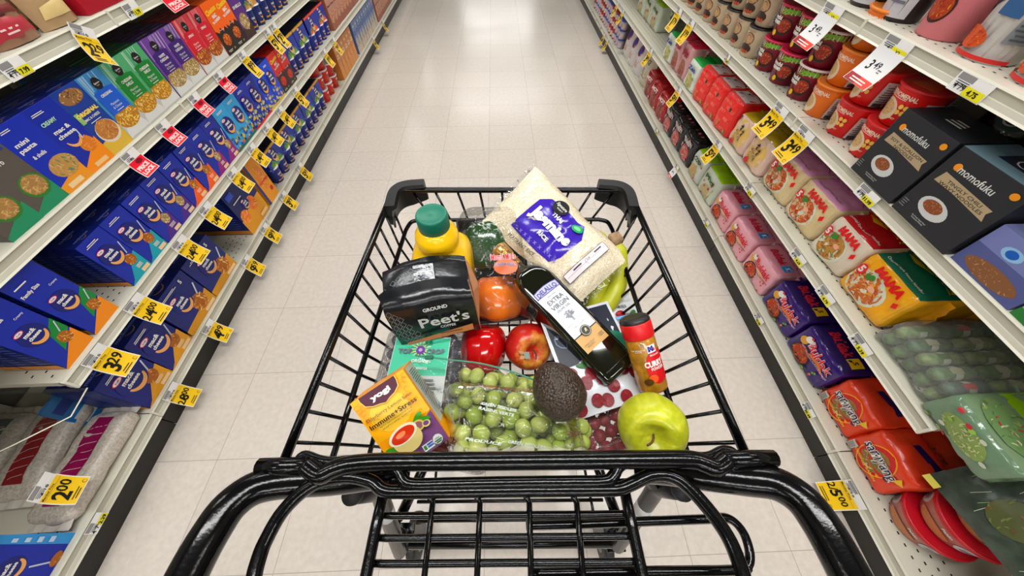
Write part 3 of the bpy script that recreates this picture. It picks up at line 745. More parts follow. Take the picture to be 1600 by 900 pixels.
def cup_tall(base,kind):
    def f(g,r,h):
        if kind==0:   # pink cup
            g.ell(-r*.7,h*.72,r*.32,h*.10,(150,120,110),12,2); g.ell(-r*.68,h*.62,r*.26,h*.09,(236,230,226),12,2); g.ell(-r*.8,h*.48,r*.3,h*.1,(222,170,60),12,2)
            g.ell(r*.1,h*.30,r*.5,h*.16,(60,36,30),20,2); g.food(r*.1,h*.30,r*.43,h*.13,[(170,70,40),(206,110,50),(230,170,70),(150,40,30)],30,2,.35)
            g.rect(r*.1,h*.62,r*1.5,h*.96,(196,28,44),6,3); g.food(r*.8,h*.82,r*.35,h*.09,[(190,150,110),(220,190,150),(170,110,60)],16,4,.4); g.text('CUP NOODLE',r*.8,h*.68,h*.03,WH,.02)
        else:
            g.rect(-r*1.2,h*.0,r*1.4,h*.96,(200,196,192) if kind==1 else (214,204,198),8,6)
            g.food(r*(-.6 if kind==1 else .0),h*.74,r*.5,h*.1,[(170,130,70),(210,180,110),(150,100,40)],24,kind,.4)
            g.poly([(-r*1.2,h*.3),(-r*.2,h*.52),(-r*.3,h*.56),(-r*1.2,h*.36)],(30,30,50)); g.rect(-r*.1,h*.40,r*.6,h*.58,(60,96,140),3,3); g.rect(r*.7,h*.2,r*1.5,h*.62,(130,134,138),4,4); g.small(r*1.1,h*.4,r*.7,h*.36,9,(70,74,80))
            g.food(-r*.3,h*.18,r*.6,h*.1,[(206,90,40),(236,140,60),(180,60,40)],24,kind+9,.4); g.rect(-r*1.3,h*.02,r*1.4,h*.06,(196,50,44),8,1)
    return f
def momo(title,seed):
    def f(g,w,h):
        g.ell(w*.18,h*.80,w*.05,h*.045,(232,150,40),12,1); g.text('momofuku',w*.46,h*.80,h*.09,(214,214,210),.012,w=w*.5)
        g.poly([(w*.10,h*.56),(w*.13,h*.70),(w*.88,h*.66),(w*.86,h*.60),(w*.91,h*.52),(w*.4,h*.56)],(176,158,128),3,2); g.text(title,w*.5,h*.605,h*.095,(40,36,32),.012,w=w*.66)
        g.ell(w*.42,h*.30,w*.22,h*.13,(206,208,206),20,2,-.1); g.food(w*.40,h*.32,w*.14,h*.08,[(130,76,46),(176,110,70),(150,90,54),(200,136,90)],34,seed,.35)
        g.text('Air-Dried, Never Fried\nRestaurant-Worthy',w*.42,h*.10,h*.05,(200,200,196),.01); g.ell(w*.88,h*.88,w*.05,h*.04,(222,150,40),12,1)
        g.small(w*.08,h*.16,w*.1,h*.12,4,(120,124,126))
    return f
def purplepk(g,w,h):
    g.rect(0,0,w,h,(84,92,140)); g.rect(0,h*.55,w,h,(120,128,176)); g.ell(w*.4,h*.7,w*.14,h*.12,(150,190,220),16,2); g.ell(w*.4,h*.7,w*.08,h*.08,(20,90,170),14,1); g.food(w*.5,h*.22,w*.4,h*.18,[(130,90,60),(170,120,80),(200,150,110)],40,2,.3)
def orangepk(g,w,h):
    g.rect(0,0,w,h,(190,186,190)); g.food(w*.3,h*.6,w*.24,h*.2,[(180,60,50),(220,110,80),(240,170,140)],24,1,.4); g.food(w*.65,h*.5,w*.3,h*.3,[(190,110,50),(220,150,80),(170,90,40)],44,3,.3); g.text('RAMEN',w*.4,h*.3,h*.12,(40,46,50),.04); g.poly([(0,0),(w,0),(w,h*.12),(0,h*.2)],(50,120,60))
def bluepk(g,w,h):
    g.rect(0,0,w,h,(140,170,214)); g.arc(w*.5,h*.5,w*.25,0,320,w*.06,(240,244,250)); g.text('Lo Mein',w*.5,h*.75,h*.12,(20,70,160),.03)
# KI[kind]=(object name, category, description, maker, width, depth)
def K(k,name,cat,desc,mk,w,d): KI[k]=(name,cat,desc,mk,w,d)
kw,kh,kd=.0895,.168,.037
for key,c,cl,desc in (('teal',(24,160,176),PASTA,'blue macaroni box with teal corner'),('purp',(74,30,130),WPASTA,'blue macaroni box with purple corner'),
        ('oran',(238,104,30),PASTA,'blue macaroni box with orange corner'),('mage',(140,28,120),WPASTA,'blue macaroni box with magenta corner')):
    K(key,'macaroni_box','box',desc,boxkind(kw,kh,kd,BLU,kraft(c,cl,seed=len(key)+c[0]),ktop,kside),kw,kd)
CHC=[(230,60,50),(240,220,200),(70,130,60),(230,190,70),(60,80,170),(40,40,60)]
K('lblue','macaroni_box','box','light blue macaroni box with dark oval',boxkind(kw,kh,kd,(60,160,214),kraft((30,110,80),base=(64,164,216),pics=CHC,seed=2),ktop,kside),kw,kd)
K('bpics','macaroni_box','box','blue macaroni box with coloured shapes',boxkind(kw,kh,kd,BLU,kraft((200,30,40),base=BLU,pics=[(120,150,90),(210,210,160),(230,190,60),(150,160,150)],seed=3),ktop,kside),kw,kd)
K('bpics2','macaroni_box','box','bright blue macaroni box with yellow hem',boxkind(kw,kh,kd,(16,70,190),kraft((226,196,60),base=(18,72,196),pics=[(220,210,150),(90,130,190),(230,190,60)],seed=4),ktop,kside),kw,kd)
K('fam','macaroni_box','box','tall blue macaroni box with green corner',boxkind(.092,.215,.05,BLU,lambda g,w,h:(g.poly([(0,0),(w,0),(w,h*.28),(0,h*.02)],(240,150,30)),g.poly([(w*.42,h*.15),(w,h*.30),(w,h*.5),(w*.62,h*.40)],(20,130,60)),g.food(w*.74,h*.25,w*.17,w*.17,PASTA,26,2,.5),fork(g,w*.8,h*.33,w*.97,h*.45,w*.03),mac_logo(g,w*.48,h*.50,w*.8),g.text('Family Size',w*.3,h*.80,h*.05,WH,.03,w=w*.5),g.small(w*.3,h*.9,w*.4,h*.03,1,WH),g.text('Creamy',w*.75,h*.72,h*.03,WH,.01)),ktop,kside),.092,.05)
K('five1','macaroni_box','box','dark blue macaroni box with amber base',boxkind(.128,.18,.07,DB,kraft((222,160,40),five=False,seed=5),ktop,kside),.128,.07)
K('five','macaroni_box','box','wide blue five-pack box with amber base',boxkind(.176,.18,.09,(16,32,104),kraft((214,154,40),five=True,seed=6),ktop,kside),.176,.09)
OPASTA=[(184,128,32),(244,204,96),(218,168,62),(255,228,146)]
for key,c,dk,pp,n1,n2,desc in (('sorig',(70,140,190),(24,90,190),OPASTA,'ORIGINAL','','blue striped macaroni box with white bowl'),
    ('schedd',(90,170,120),(16,124,50),OPASTA,'CHEDDAR','SHELLS','green striped pasta shells box'),('swhite',(110,70,150),(60,26,110),WPASTA,'WHITE','CHEDDAR','purple striped macaroni box'),
    ('sred',(214,70,80),(200,24,50),ORP[:1]+PASTA[1:],'SPIRALS','','red striped spiral pasta box')):
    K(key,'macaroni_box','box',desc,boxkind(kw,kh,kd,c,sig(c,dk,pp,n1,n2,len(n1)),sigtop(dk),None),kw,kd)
K('roti','pasta_box','box','dark blue rotini pasta box',boxkind(kw,kh,kd,(20,60,140),lambda g,w,h:(g.food(w*.5,h*.86,w*.4,h*.10,[(150,110,70),(210,160,100),(230,190,130),(90,60,50)],30,2,.5),g.poly([(0,h*.2),(0,0),(w,0),(w,h*.3)],(226,190,80)),g.ell(w*.55,h*.30,w*.42,h*.17,(232,222,206),20,2),g.food(w*.55,h*.32,w*.38,h*.15,[(190,130,70),(226,170,100),(206,150,90),(180,110,60)],44,4,.4),g.rect(w*.05,h*.52,w*.2,h*.68,(150,190,120),1,1),g.text('ORIGINAL',w*.5,h*.63,h*.06,(250,226,120),.05,w=w*.84),g.text('MAC & CHEESE',w*.5,h*.55,h*.035,WH,.02),g.small(w*.5,h*.49,w*.6,h*.02,1,WH)),ktop,None),kw,kd)
K('velv','pasta_box','box','deep blue pasta box with orange corner',boxkind(kw,kh,kd,BLU,lambda g,w,h:(g.poly([(0,0),(w,0),(w,h*.36),(0,h*.10)],(244,150,30)),g.rect(w*.3,h*.03,w*.8,h*.09,(246,206,150),2,1),g.food(w*.68,h*.33,w*.26,h*.11,[(220,130,50),(240,170,90),(226,150,60)],26,1,.5),fork(g,w*.7,h*.42,w*.75,h*.55,w*.04),g.text('mac &\ncheese',w*.45,h*.60,h*.13,WH,.03,w=w*.6),g.arc(w*.45,h*.52,w*.25,200,340,w*.08,TAN),g.text('CREAMY',w*.35,h*.77,h*.05,(190,230,190),.03),g.small(w*.3,h*.9,w*.4,h*.04,2,WH)),ktop,None),kw,kd)
K('bowlb','pasta_box','box','blue pasta box picturing twisted pasta',boxkind(kw,kh,kd,(14,44,160),lambda g,w,h:(g.poly([(0,0),(w,0),(w,h*.24),(0,h*.12)],(236,160,50)),g.rect(w*.2,h*.03,w*.7,h*.1,(246,216,170),2,1),g.food(w*.62,h*.30,w*.42,h*.15,[(190,150,90),(220,184,120),(90,140,100),(206,160,96)],50,6,.4),g.text('mini\npasta',w*.35,h*.70,h*.14,WH,.03,w=w*.5),g.text('& shells',w*.4,h*.55,h*.05,WH,.02),g.small(w*.3,h*.92,w*.4,h*.04,2,WH)),ktop,None),kw,kd)
K('grnb','pasta_box','box','grey green box picturing pasta bowl',boxkind(kw,kh,kd,(90,84,78),lambda g,w,h:(g.poly([(0,0),(w,0),(w,h*.28),(0,h*.06)],(40,140,100)),g.ell(w*.6,h*.32,w*.36,h*.16,(60,120,50),20,2),g.food(w*.6,h*.33,w*.3,h*.13,[(170,130,80),(214,180,120),(190,150,96)],40,6,.45),g.text('& herb',w*.4,h*.70,h*.06,WH,.02),g.rect(w*.1,h*.8,w*.9,h*.96,(30,60,150),2,2)),ktop,None),kw,kd)
K('cheeto','snack_box','box','orange and black cheese pasta box',boxkind(kw,kh,kd,(200,90,20),lambda g,w,h:cheetos(g,w,h),None,None),kw,kd)
K('cheetor','snack_box','box','red and black cheese pasta box',boxkind(kw,kh,kd,(170,30,20),lambda g,w,h:cheetos(g,w,h,True),None,None),kw,kd)
K('annie','pasta_box','box','violet and brown pasta shells box',boxkind(kw,kh,kd,(80,40,110),photo_box((90,46,120),WPASTA,'SHELLS',band=(60,40,36),seed=8,bowl=False),None,None),kw,kd)
K('obowl','pasta_cup_pack','box','orange and navy pasta cup carton',multikind(.15,.16,.09,(20,50,120),(230,130,50),(206,150,90),(20,40,100)),.15,.09)
K('mult','pasta_cup_pack','box','blue sleeve of four macaroni cups',multikind(.17,.165,.17,(20,50,150),(220,170,60),(110,160,60),(20,36,110)),.17,.17)
K('multr','pasta_cup_pack','box','blue and orange sleeve of macaroni cups',multikind(.17,.165,.17,(24,44,150),(230,80,50),(240,100,60),(24,40,130)),.17,.17)
K('gfish','snack_box','box','navy box with golden lower half',boxkind(.19,.22,.12,(14,28,90),lambda g,w,h:(g.poly([(0,0),(w,0),(w,h*.46),(w*.5,h*.42),(0,h*.34)],(226,160,30)),g.food(w*.2,h*.36,w*.16,h*.13,ORP[1:]+[(240,190,120)],10,3,.7),g.food(w*.62,h*.42,w*.16,h*.15,ORP[1:]+[(240,190,120)],10,4,.7),mac_logo(g,w*.45,h*.52,w*.34),g.rect(w*.06,h*.8,w*.3,h*.92,(40,80,190),2,2),g.text('1',w*.8,h*.86,h*.09,WH,.04),g.rect(w*.6,h*.05,w*.92,h*.12,(244,206,150),2,1),g.small(w*.3,h*.7,w*.4,h*.04,1,WH)),ktop,kside),.19,.12)
K('ylw','snack_box','box','golden yellow noodle box with red script',boxkind(.11,.24,.07,(232,160,30),lambda g,w,h:(g.rect(0,0,w*.16,h,(40,40,110)),g.food(w*.6,h*.5,w*.3,h*.26,[(226,140,50),(240,180,90),(246,200,120)],40,3,.35),g.text('Nuggets',w*.58,h*.42,h*.08,(206,40,30),.03,w=w*.7,rot=.0),g.ell(w*.75,h*.2,w*.12,h*.05,(196,30,30),12,1)),None,None),.11,.07)
K('redcup','macaroni_cup','cup','red macaroni cup with white rim',cupkind(.04,.048,.075,(190,30,24),cup_red,(200,206,206),WH),.1,.1)
K('tanbox','cookie_box','box','tall tan and red food box',boxkind(.07,.21,.05,(196,130,70),photo_box((206,140,80),[(220,150,80),(240,190,90),(200,90,60),(230,170,120)],'Tuna\nHelper',(250,240,220),3,False,(214,150,80)),lambda g,w,d:(g.rect(0,0,w,d,(150,30,40),2,1),g.ell(w*.5,d*.5,w*.1,d*.2,WH,8,1)),None),.07,.05)
K('bwbox','cookie_box','box','tall blue and cream food box',boxkind(.07,.21,.05,(96,120,170),photo_box((120,140,180),[(190,180,160),(220,210,190),(170,150,130)],'Beef\nPasta',(40,60,120),5,False,(206,190,170)),lambda g,w,d:(g.rect(0,0,w,d,(90,90,130),2,1),),None),.07,.05)
K('pkbox','cookie_box','box','pink and brown pasta dinner box',boxkind(.075,.19,.05,(170,110,90),photo_box((190,140,120),[(180,110,80),(210,160,120),(230,200,170)],'Dinner',(90,30,30),6,False,(150,90,70)),None,None),.075,.05)
# left top shelf pouches
K('pch1','pasta_pouch','bag','green pasta pouch picturing noodles',pouchkind(.12,.19,.05,(60,74,60),lambda g,w,h:(g.food(w*.5,h*.36,w*.36,h*.22,[(150,100,50),(196,140,80),(210,160,90),(120,80,40)],50,3,.4),g.rect(w*.1,h*.66,w*.6,h*.78,(214,208,200),2,2),g.text('Pasta\nSides',w*.5,h*.85,h*.10,(230,220,90),.03,w=w*.5)),1),.12,.05)
K('pch2','pasta_pouch','bag','brown rice pouch with pink band',pouchkind(.12,.19,.05,(150,110,84),lambda g,w,h:(g.food(w*.5,h*.62,w*.42,h*.24,[(170,120,80),(206,160,110),(190,140,96),(150,100,70)],50,4,.35),g.poly([(w*.05,h*.06),(w*.95,h*.06),(w*.95,h*.22),(w*.05,h*.3)],(176,60,70)),g.small(w*.4,h*.14,w*.4,h*.08,2,(240,210,210)),g.poly([(0,h*.3),(w,h*.24),(w,h*.34),(0,h*.4)],(120,50,50))),2),.12,.05)
K('pch3','pasta_pouch','bag','tan noodle pouch with cream label',pouchkind(.12,.19,.05,(176,144,104),lambda g,w,h:(g.food(w*.5,h*.62,w*.44,h*.26,[(190,150,100),(220,186,134),(206,170,120)],60,5,.35),g.poly([(w*.12,h*.1),(w*.8,h*.1),(w*.9,h*.28),(w*.2,h*.22)],(230,206,150)),g.line([(w*.05,h*.36),(w*.95,h*.32)],h*.03,(30,26,24))),3),.12,.05)
K('redbx','pasta_box','box','crimson box with faint small print',boxkind(.12,.19,.05,(160,24,44),lambda g,w,h:(g.small(w*.5,h*.5,w*.6,h*.6,8,(206,90,100)),g.text('4 lb',w*.3,h*.3,h*.08,(230,170,170),.02)),None,None),.12,.05)
# right side
wn,hn,dn=.178,.135,.13
def pack(k,desc,w,h,d,c,front,**kw2): K(k,'noodle_pack','noodle pack',desc,packkind(w,h,d,c,front,**kw2),w,d)
PINK=(232,166,176)
pack('bpink','pink five-pack of spicy noodles',.172,.128,.16,PINK,pk_buldak(PINK,False,[(190,70,40),(226,110,60),(236,160,90),(170,50,30)],2),ctop=(206,134,150),top=pk_butop((190,40,70),(40,130,190),'5'),seed=2)
pack('bpurp','purple five-pack of spicy noodles',.185,.135,.17,(52,22,110),pk_buldak((52,22,110),True,[(170,60,30),(206,90,40),(226,130,70),(150,110,50)],3),ctop=(34,14,84),top=pk_butop((190,40,60),(230,190,40),'5'),seed=3,rough=.18)
pack('sam','orange five-pack of ramen',.148,.135,.17,(224,62,24),pk_samyang,ctop=(206,52,22),top=lambda g,w,d:(g.text('buldak',w*.5,d*.62,d*.07,(100,30,20),.02),g.poly([(w*.3,d*.3),(w*.8,d*.36),(w*.8,d*.5),(w*.3,d*.42)],(30,20,70))),seed=4)
pack('mtan','tan noodle pack with pink top',.172,.138,.15,(220,196,150),pk_mama((226,206,160),(206,40,36),1),ctop=(206,140,178),top=pk_mamatop((206,140,178),None),seed=5)
pack('mred','white noodle pack with red top',.15,.138,.16,(226,210,190),pk_mama((228,216,196),(206,30,36),2,pic=[(190,140,70),(220,170,100),(110,130,60),(170,90,50)]),ctop=(190,20,30),top=pk_mamatop((190,20,30),(220,190,30)),seed=6,rough=.15)
pack('mylw','yellow noodle pack with green top',.172,.138,.16,(240,172,24),pk_mama((242,176,30),(206,30,30),3,pic=[(196,110,50),(226,150,90),(190,80,40),(236,180,120)]),ctop=(12,96,70),top=pk_mamatop((12,96,70),(206,170,30)),seed=7,rough=.15)
pack('cream','cream noodle pack with gold top',.14,.13,.14,(224,190,176),pk_cream,ctop=(176,146,22),seed=8,rough=.15)
pack('redp','bright red family noodle pack',.135,.15,.16,(222,34,30),pk_red,ctop=(216,60,56),top=pk_redtop,seed=9)
pack('grnp','white and green noodle pack',.13,.13,.14,(210,220,206),pk_generic([(150,170,90),(200,190,120)],'Zen',(30,60,140),3,[(190,180,110),(220,214,150)],(.5,.3)),ctop=(20,160,60),seed=10)
pack('crim','crimson and white noodle pack',.11,.16,.14,(206,150,150),pk_generic([(190,30,60),(160,40,60)],'Mi',(150,20,50),4,[(150,90,70),(190,140,110)],(.5,.3)),ctop=(206,20,60),seed=11)
pack('limep','light green noodle pack',.14,.14,.12,(200,206,196),pk_generic([(170,190,100),(210,200,160),(200,40,50)],'COBA',(70,80,60),5,[(190,160,110),(220,190,140)],(.4,.25)),ctop=(150,196,20),seed=12)
pack('lime2','lime green noodle pack',.16,.14,.14,(196,206,186),pk_generic([(210,200,160),(180,50,40)],'Pho',(40,90,30),6,[(200,180,130),(190,190,170)],(.5,.25)),ctop=(150,190,10),seed=13)
pack('blkp','glossy black noodle pack with pink dabs',.15,.15,.14,(34,30,34),pk_generic([(206,100,110),(226,150,140),(210,200,200),(200,90,60)],'RAMEN',(200,190,190),7,[(190,80,70),(226,140,110),(200,190,190)],(.5,.35)),ctop=(20,16,20),top=lambda g,w,d:[g.ell(w*(.15+.13*i),d*(.3+.3*(i%2)),w*.05,d*.07,(200,90,110),8,1) for i in range(6)],seed=14,rough=.12)
pack('redblk','dark red noodle pack',.15,.15,.14,(170,24,34),pk_generic([(70,20,20),(206,120,100),(230,200,190)],'HOT',(240,220,210),8,[(120,50,40),(170,90,70)],(.5,.35)),ctop=(176,14,26),seed=15,rough=.15)
K('whbag','rice_bag','bag','white rice bag with red oval',pouchkind(.17,.25,.08,(206,200,196),lambda g,w,h:(g.ell(w*.5,h*.58,w*.26,h*.15,(150,24,60),18,2),g.ell(w*.5,h*.58,w*.2,h*.11,(60,50,130),18,2),g.small(w*.5,h*.25,w*.5,h*.2,4,(190,120,80))),4),.17,.08)
K('tanbag','rice_bag','bag','tan rice bag with folded top',pouchkind(.19,.24,.09,(196,184,162),lambda g,w,h:(g.text('RICE',w*.5,h*.6,h*.12,(110,96,70),.03),g.small(w*.5,h*.3,w*.6,h*.25,5,(120,106,84))),6),.19,.09)
K('jarb','sauce_jar','jar','small jar with blue cap',cupkind(.028,.03,.06,(190,180,186),lambda g,r,h:(g.rect(-r*1.5,h*.2,r*1.5,h*.75,(210,200,206),8,2),g.ell(0,h*.5,r*.6,h*.18,(170,40,60),10,1)),(60,90,190),(70,96,190),n=14),.065,.065)
K('jarr','sauce_jar','jar','small jar with red cap',cupkind(.028,.03,.06,(150,70,60),lambda g,r,h:(g.rect(-r*1.5,h*.2,r*1.5,h*.75,(220,206,196),8,2),g.text('CHILI',0,h*.5,h*.14,(150,30,40),.02)),(196,40,50),(196,40,50),n=14),.065,.065)
def cup(k,desc,*a,**q): K(k,'noodle_cup','cup',desc,cupkind(*a,**q),a[1]*2+.006,a[1]*2+.006)
cup('kim','maroon ramen cup with green band',.042,.055,.098,(120,24,44),cup_kimchi,(170,40,56),(226,220,214))
cup('kimr','maroon ramen cup with pink rim',.042,.055,.098,(120,24,44),cup_kimchi,(170,30,60),(206,30,70))
cup('phor','red noodle cup with yellow dots',.042,.056,.09,(212,34,32),cup_pheno(0,1),(196,40,36),(214,30,36),lidart=lambda g,r:g.small(0,0,r*1.1,r*1.0,5,(226,140,90)))
cup('phoo','orange noodle cup',.042,.056,.09,(226,122,40),cup_pheno(0,0),(206,120,50),(230,124,30),lidart=lambda g,r:g.small(0,0,r*1.1,r*1.0,5,(240,190,120)))
cup('bei','beige broth cup with black lid',.042,.05,.10,(206,188,162),cup_beige,(30,26,26),(20,18,18))
cup('tpink','large pink noodle cup with round bowl print',.05,.068,.19,(216,132,140),cup_tall(0,0),(200,60,70),(230,220,214))
cup('tgrey','large grey noodle cup with orange foot',.05,.068,.19,(206,202,196),cup_tall(0,1),(190,186,180),(220,214,206))
cup('twhite','large off-white noodle cup with noodle print',.05,.068,.19,(206,190,188),cup_tall(0,2),(190,186,180),(220,214,206))
cup('tblack','large dark noodle cup with grey panel',.045,.055,.17,(40,32,34),lambda g,r,h:(g.rect(-r*.5,h*.05,r*1.2,h*.9,(196,194,198),6,4),g.small(r*.35,h*.5,r*1.2,h*.6,9,(110,110,120)),g.food(-r*1.1,h*.3,r*.4,h*.12,[(190,90,50),(150,60,40)],12,1,.4)),(40,36,36),(30,28,28))
BOXC=(36,38,42)
K('momo1','noodle_box','box','charcoal noodle box with tan tape strip',boxkind(.155,.165,.12,BOXC,momo('SOY & SCALLION\nNOODLES',2),lambda g,w,d:(g.rect(0,0,w,d,(26,28,32),2,2),g.small(w*.5,d*.5,w*.3,d*.3,3,(190,190,186))),lambda g,d,h:g.small(d*.5,h*.4,d*.6,h*.5,8,(110,112,114))),.155,.12)
K('momo2','noodle_box','box','charcoal noodle box with longer tape strip',boxkind(.165,.165,.12,BOXC,momo('TINGLY CHILI\nWAVY NOODLES',3),lambda g,w,d:(g.rect(0,0,w,d,(90,110,118),2,2),g.rect(w*.25,d*.3,w*.75,d*.8,(20,26,40),2,2),g.arc(w*.5,d*.55,w*.12,0,330,w*.02,(210,210,206))),lambda g,d,h:g.small(d*.5,h*.4,d*.6,h*.5,8,(110,112,114))),.165,.12)
K('mpouch','noodle_pouch','bag','glossy black noodle pouch behind charcoal box',pouchkind(.12,.215,.07,(10,12,16),lambda g,w,h:(g.ell(w*.5,h*.84,w*.30,h*.10,(36,70,70),22,3),g.arc(w*.5,h*.84,w*.14,0,350,w*.03,(214,216,214),16,rv=w*.10),g.text('ramen',w*.5,h*.62,h*.06,(206,208,206),.03,shear=.2),g.text('noodle',w*.5,h*.56,h*.04,(206,208,206),.02,shear=.2)),9,.1),.12,.07)
K('vio','noodle_box','box','slate violet noodle box with blue eye mark',boxkind(.14,.10,.16,(96,104,150),purplepk,lambda g,w,d:g.rect(0,0,w,d,(110,116,156),2,2)),.14,.16)
K('orpk','noodle_box','box','grey noodle box with orange noodles',boxkind(.15,.10,.16,(170,160,160),orangepk,lambda g,w,d:g.food(w*.5,d*.5,w*.4,d*.35,[(180,150,120),(206,180,150)],30,3,.3)),.15,.16)
K('blpk','noodle_box','box','pale blue noodle box',boxkind(.15,.10,.16,(120,150,200),bluepk,lambda g,w,d:g.rect(0,0,w,d,(150,176,214),2,2)),.15,.16)
# ---------------- stock the shelves ----------------
def run(k,side,tier,y0,n,pitch=None,rows=1,**q):
    w=KI[k][4]; p=pitch or w+.0006
    for i in range(n): shelfput(k,side,tier,y0+p*(i+.5),rows,**q)
# left, third shelf
run('grnb','L',3,.565,1,rows=2); run('grnb','L',3,.652,1,rows=2)
run('bowlb','L',3,.738,1,rows=2); run('velv','L',3,.826,1,rows=3)
run('roti','L',3,.914,1,rows=3); run('sorig','L',3,1.002,1,rows=4)
run('schedd','L',3,1.091,2,rows=4,jit=.003); run('swhite','L',3,1.275,2,rows=4); run('sred','L',3,1.459,2,rows=3)
run('cheeto','L',3,1.645,2,rows=3); run('annie','L',3,1.828,1,rows=2)
run('obowl','L',3,1.93,3,.155)
# left, second shelf
run('fam','L',2,.354,2,.1,rows=3,jit=.004)
run('teal','L',2,.625,2,rows=4); run('purp','L',2,.806,2,rows=4); run('oran','L',2,.987,2,rows=4); run('mage','L',2,1.166,2,rows=4)
run('lblue','L',2,1.346,2,rows=3); run('bpics','L',2,1.526,2,rows=3); run('bpics2','L',2,1.706,2,rows=3); run('cheetor','L',2,1.89,2,rows=2)
run('mult','L',2,2.09,2,.175); run('multr','L',2,2.46,2,.175); run('pkbox','L',2,2.83,9,.077)
# left, bottom shelf
run('five1','L',1,.334,2,.130,rows=2); run('five','L',1,.598,2,.18,rows=2)
run('gfish','L',1,1.13,1,rows=2); run('ylw','L',1,1.335,1,rows=2)
run('mult','L',1,1.5,5,.176)
for i,(y,x) in enumerate(((2.44,0),(2.55,0),(2.66,0),(2.5,.11),(2.61,.11))):
    for z in range(3 if x==0 and i!=2 else 2):
        shelfput('redcup','L',1,y,1,inset=.01+x,z=z*.079,where=('lower cup','middle cup','upper cup')[z]+(', back line' if x else ', front line'),jit=.004)
run('tanbox','L',1,2.76,6,.073); run('bwbox','L',1,3.25,10,.075); run('pkbox','L',1,4.05,9,.078)
# left, top shelf
run('pch1','L',4,.80,1,rows=1,tilt=.08); run('pch2','L',4,.93,1,rows=2,tilt=.1); run('pch3','L',4,1.06,1,rows=2,tilt=.1); run('redbx','L',4,1.19,3,.122,rows=1)
run('pch1','L',4,.66,1,rows=1,tilt=.08)
# right, bottom shelf
run('sam','R',1,.022,2,.149,jit=.004,inset=.03); run('bpurp','R',1,.322,2,.192,jit=.004,inset=.02); run('bpink','R',1,.712,3,.180,jit=.01,inset=.015)
run('sam','R',1,.03,2,.149,row0=1,inset=.035); run('bpurp','R',1,.33,2,.192,row0=1,inset=.03); run('bpink','R',1,.72,3,.18,row0=1,inset=.03)
run('lime2','R',1,1.262,1,inset=.02); run('limep','R',1,1.43,1,inset=.02); run('blkp','R',1,1.59,3,.155,rows=2,inset=.02); run('redblk','R',1,2.07,2,.155,inset=.02); run('redblk','R',1,2.385,1,.155,inset=.03)
run('tanbag','R',1,2.56,1,tilt=.12,inset=.03); run('whbag','R',1,2.77,3,.17,tilt=.12,inset=.03)
for i in range(16):
    for z in range(3):
        shelfput('jarb' if (i//3)%2==0 else 'jarr','R',1,3.36+i*.074,1,inset=.01,z=z*.066,where=('lower jar','middle jar','upper jar')[z],jit=.004)
# right, second shelf
run('mylw','R',2,.402,1,inset=.03,jit=.003); run('mred','R',2,.577,1,inset=.03); run('mtan','R',2,.733,2,.174,inset=.03,jit=.006)
run('mylw','R',2,.41,1,row0=1,inset=.035); run('mred','R',2,.58,1,row0=1,inset=.035); run('mred','R',2,.76,1,row0=1,inset=.04)
run('cream','R',2,1.085,2,.143,inset=.015,jit=.006); run('cream','R',2,1.09,2,.143,row0=1,inset=.03)
run('redp','R',2,1.375,3,.14,inset=.01,jit=.003,rows=2); run('grnp','R',2,1.805,1,inset=.01,rows=2); run('crim','R',2,1.945,2,.115,inset=.01,rows=2); run('grnp','R',2,2.18,1,inset=.01)
run('lime2','R',2,2.7,3,.17,inset=.08)
# right, third shelf
def cups(k,y,inset,n,side='R',tier=3,ln='front line'):
    h={'kim':.1015,'kimr':.1015,'phor':.0935,'phoo':.0935,'bei':.1035}[k]
    for z in range(n):
        shelfput(k,side,tier,y,1,inset=inset,z=z*h,where=('lower cup','middle cup','upper cup')[z]+', '+ln,jit=.006,yaw=random.uniform(.05,.4))
cups('phor',.845,.012,2); cups('phor',.965,.012,2); cups('phor',.90,.13,3,ln='back line'); cups('phoo',1.085,.012,3); cups('phoo',1.06,.135,2,ln='back line')
cups('kim',1.205,.012,2); cups('kimr',1.325,.012,2); cups('kimr',1.445,.012,2); cups('kim',1.26,.135,2,ln='back line')
for i in range(5): cups('bei',1.575+i*.11,.012,2 if i<4 else 1)
for i in range(4): cups('bei',2.125+i*.11,.012,2)
run('momo1','R',3,.625,1,inset=-.012,jit=0); shelfput('mpouch','R',3,.690,1,inset=.125,yaw=.1); run('momo2','R',3,.452,1,inset=-.012,jit=0); run('momo2','R',3,.452,1,row0=1,inset=.004)
run('vio','R',3,.305,1,inset=.0); run('orpk','R',3,.15,1,inset=.0); run('blpk','R',3,-.01,1,inset=.0)
# right, top shelf
for k,y in (('twhite',.665),('tgrey',.80),('tpink',.935),('tblack',1.06),('tblack',1.18)): shelfput(k,'R',4,y,1,inset=.012,yaw=-.1)
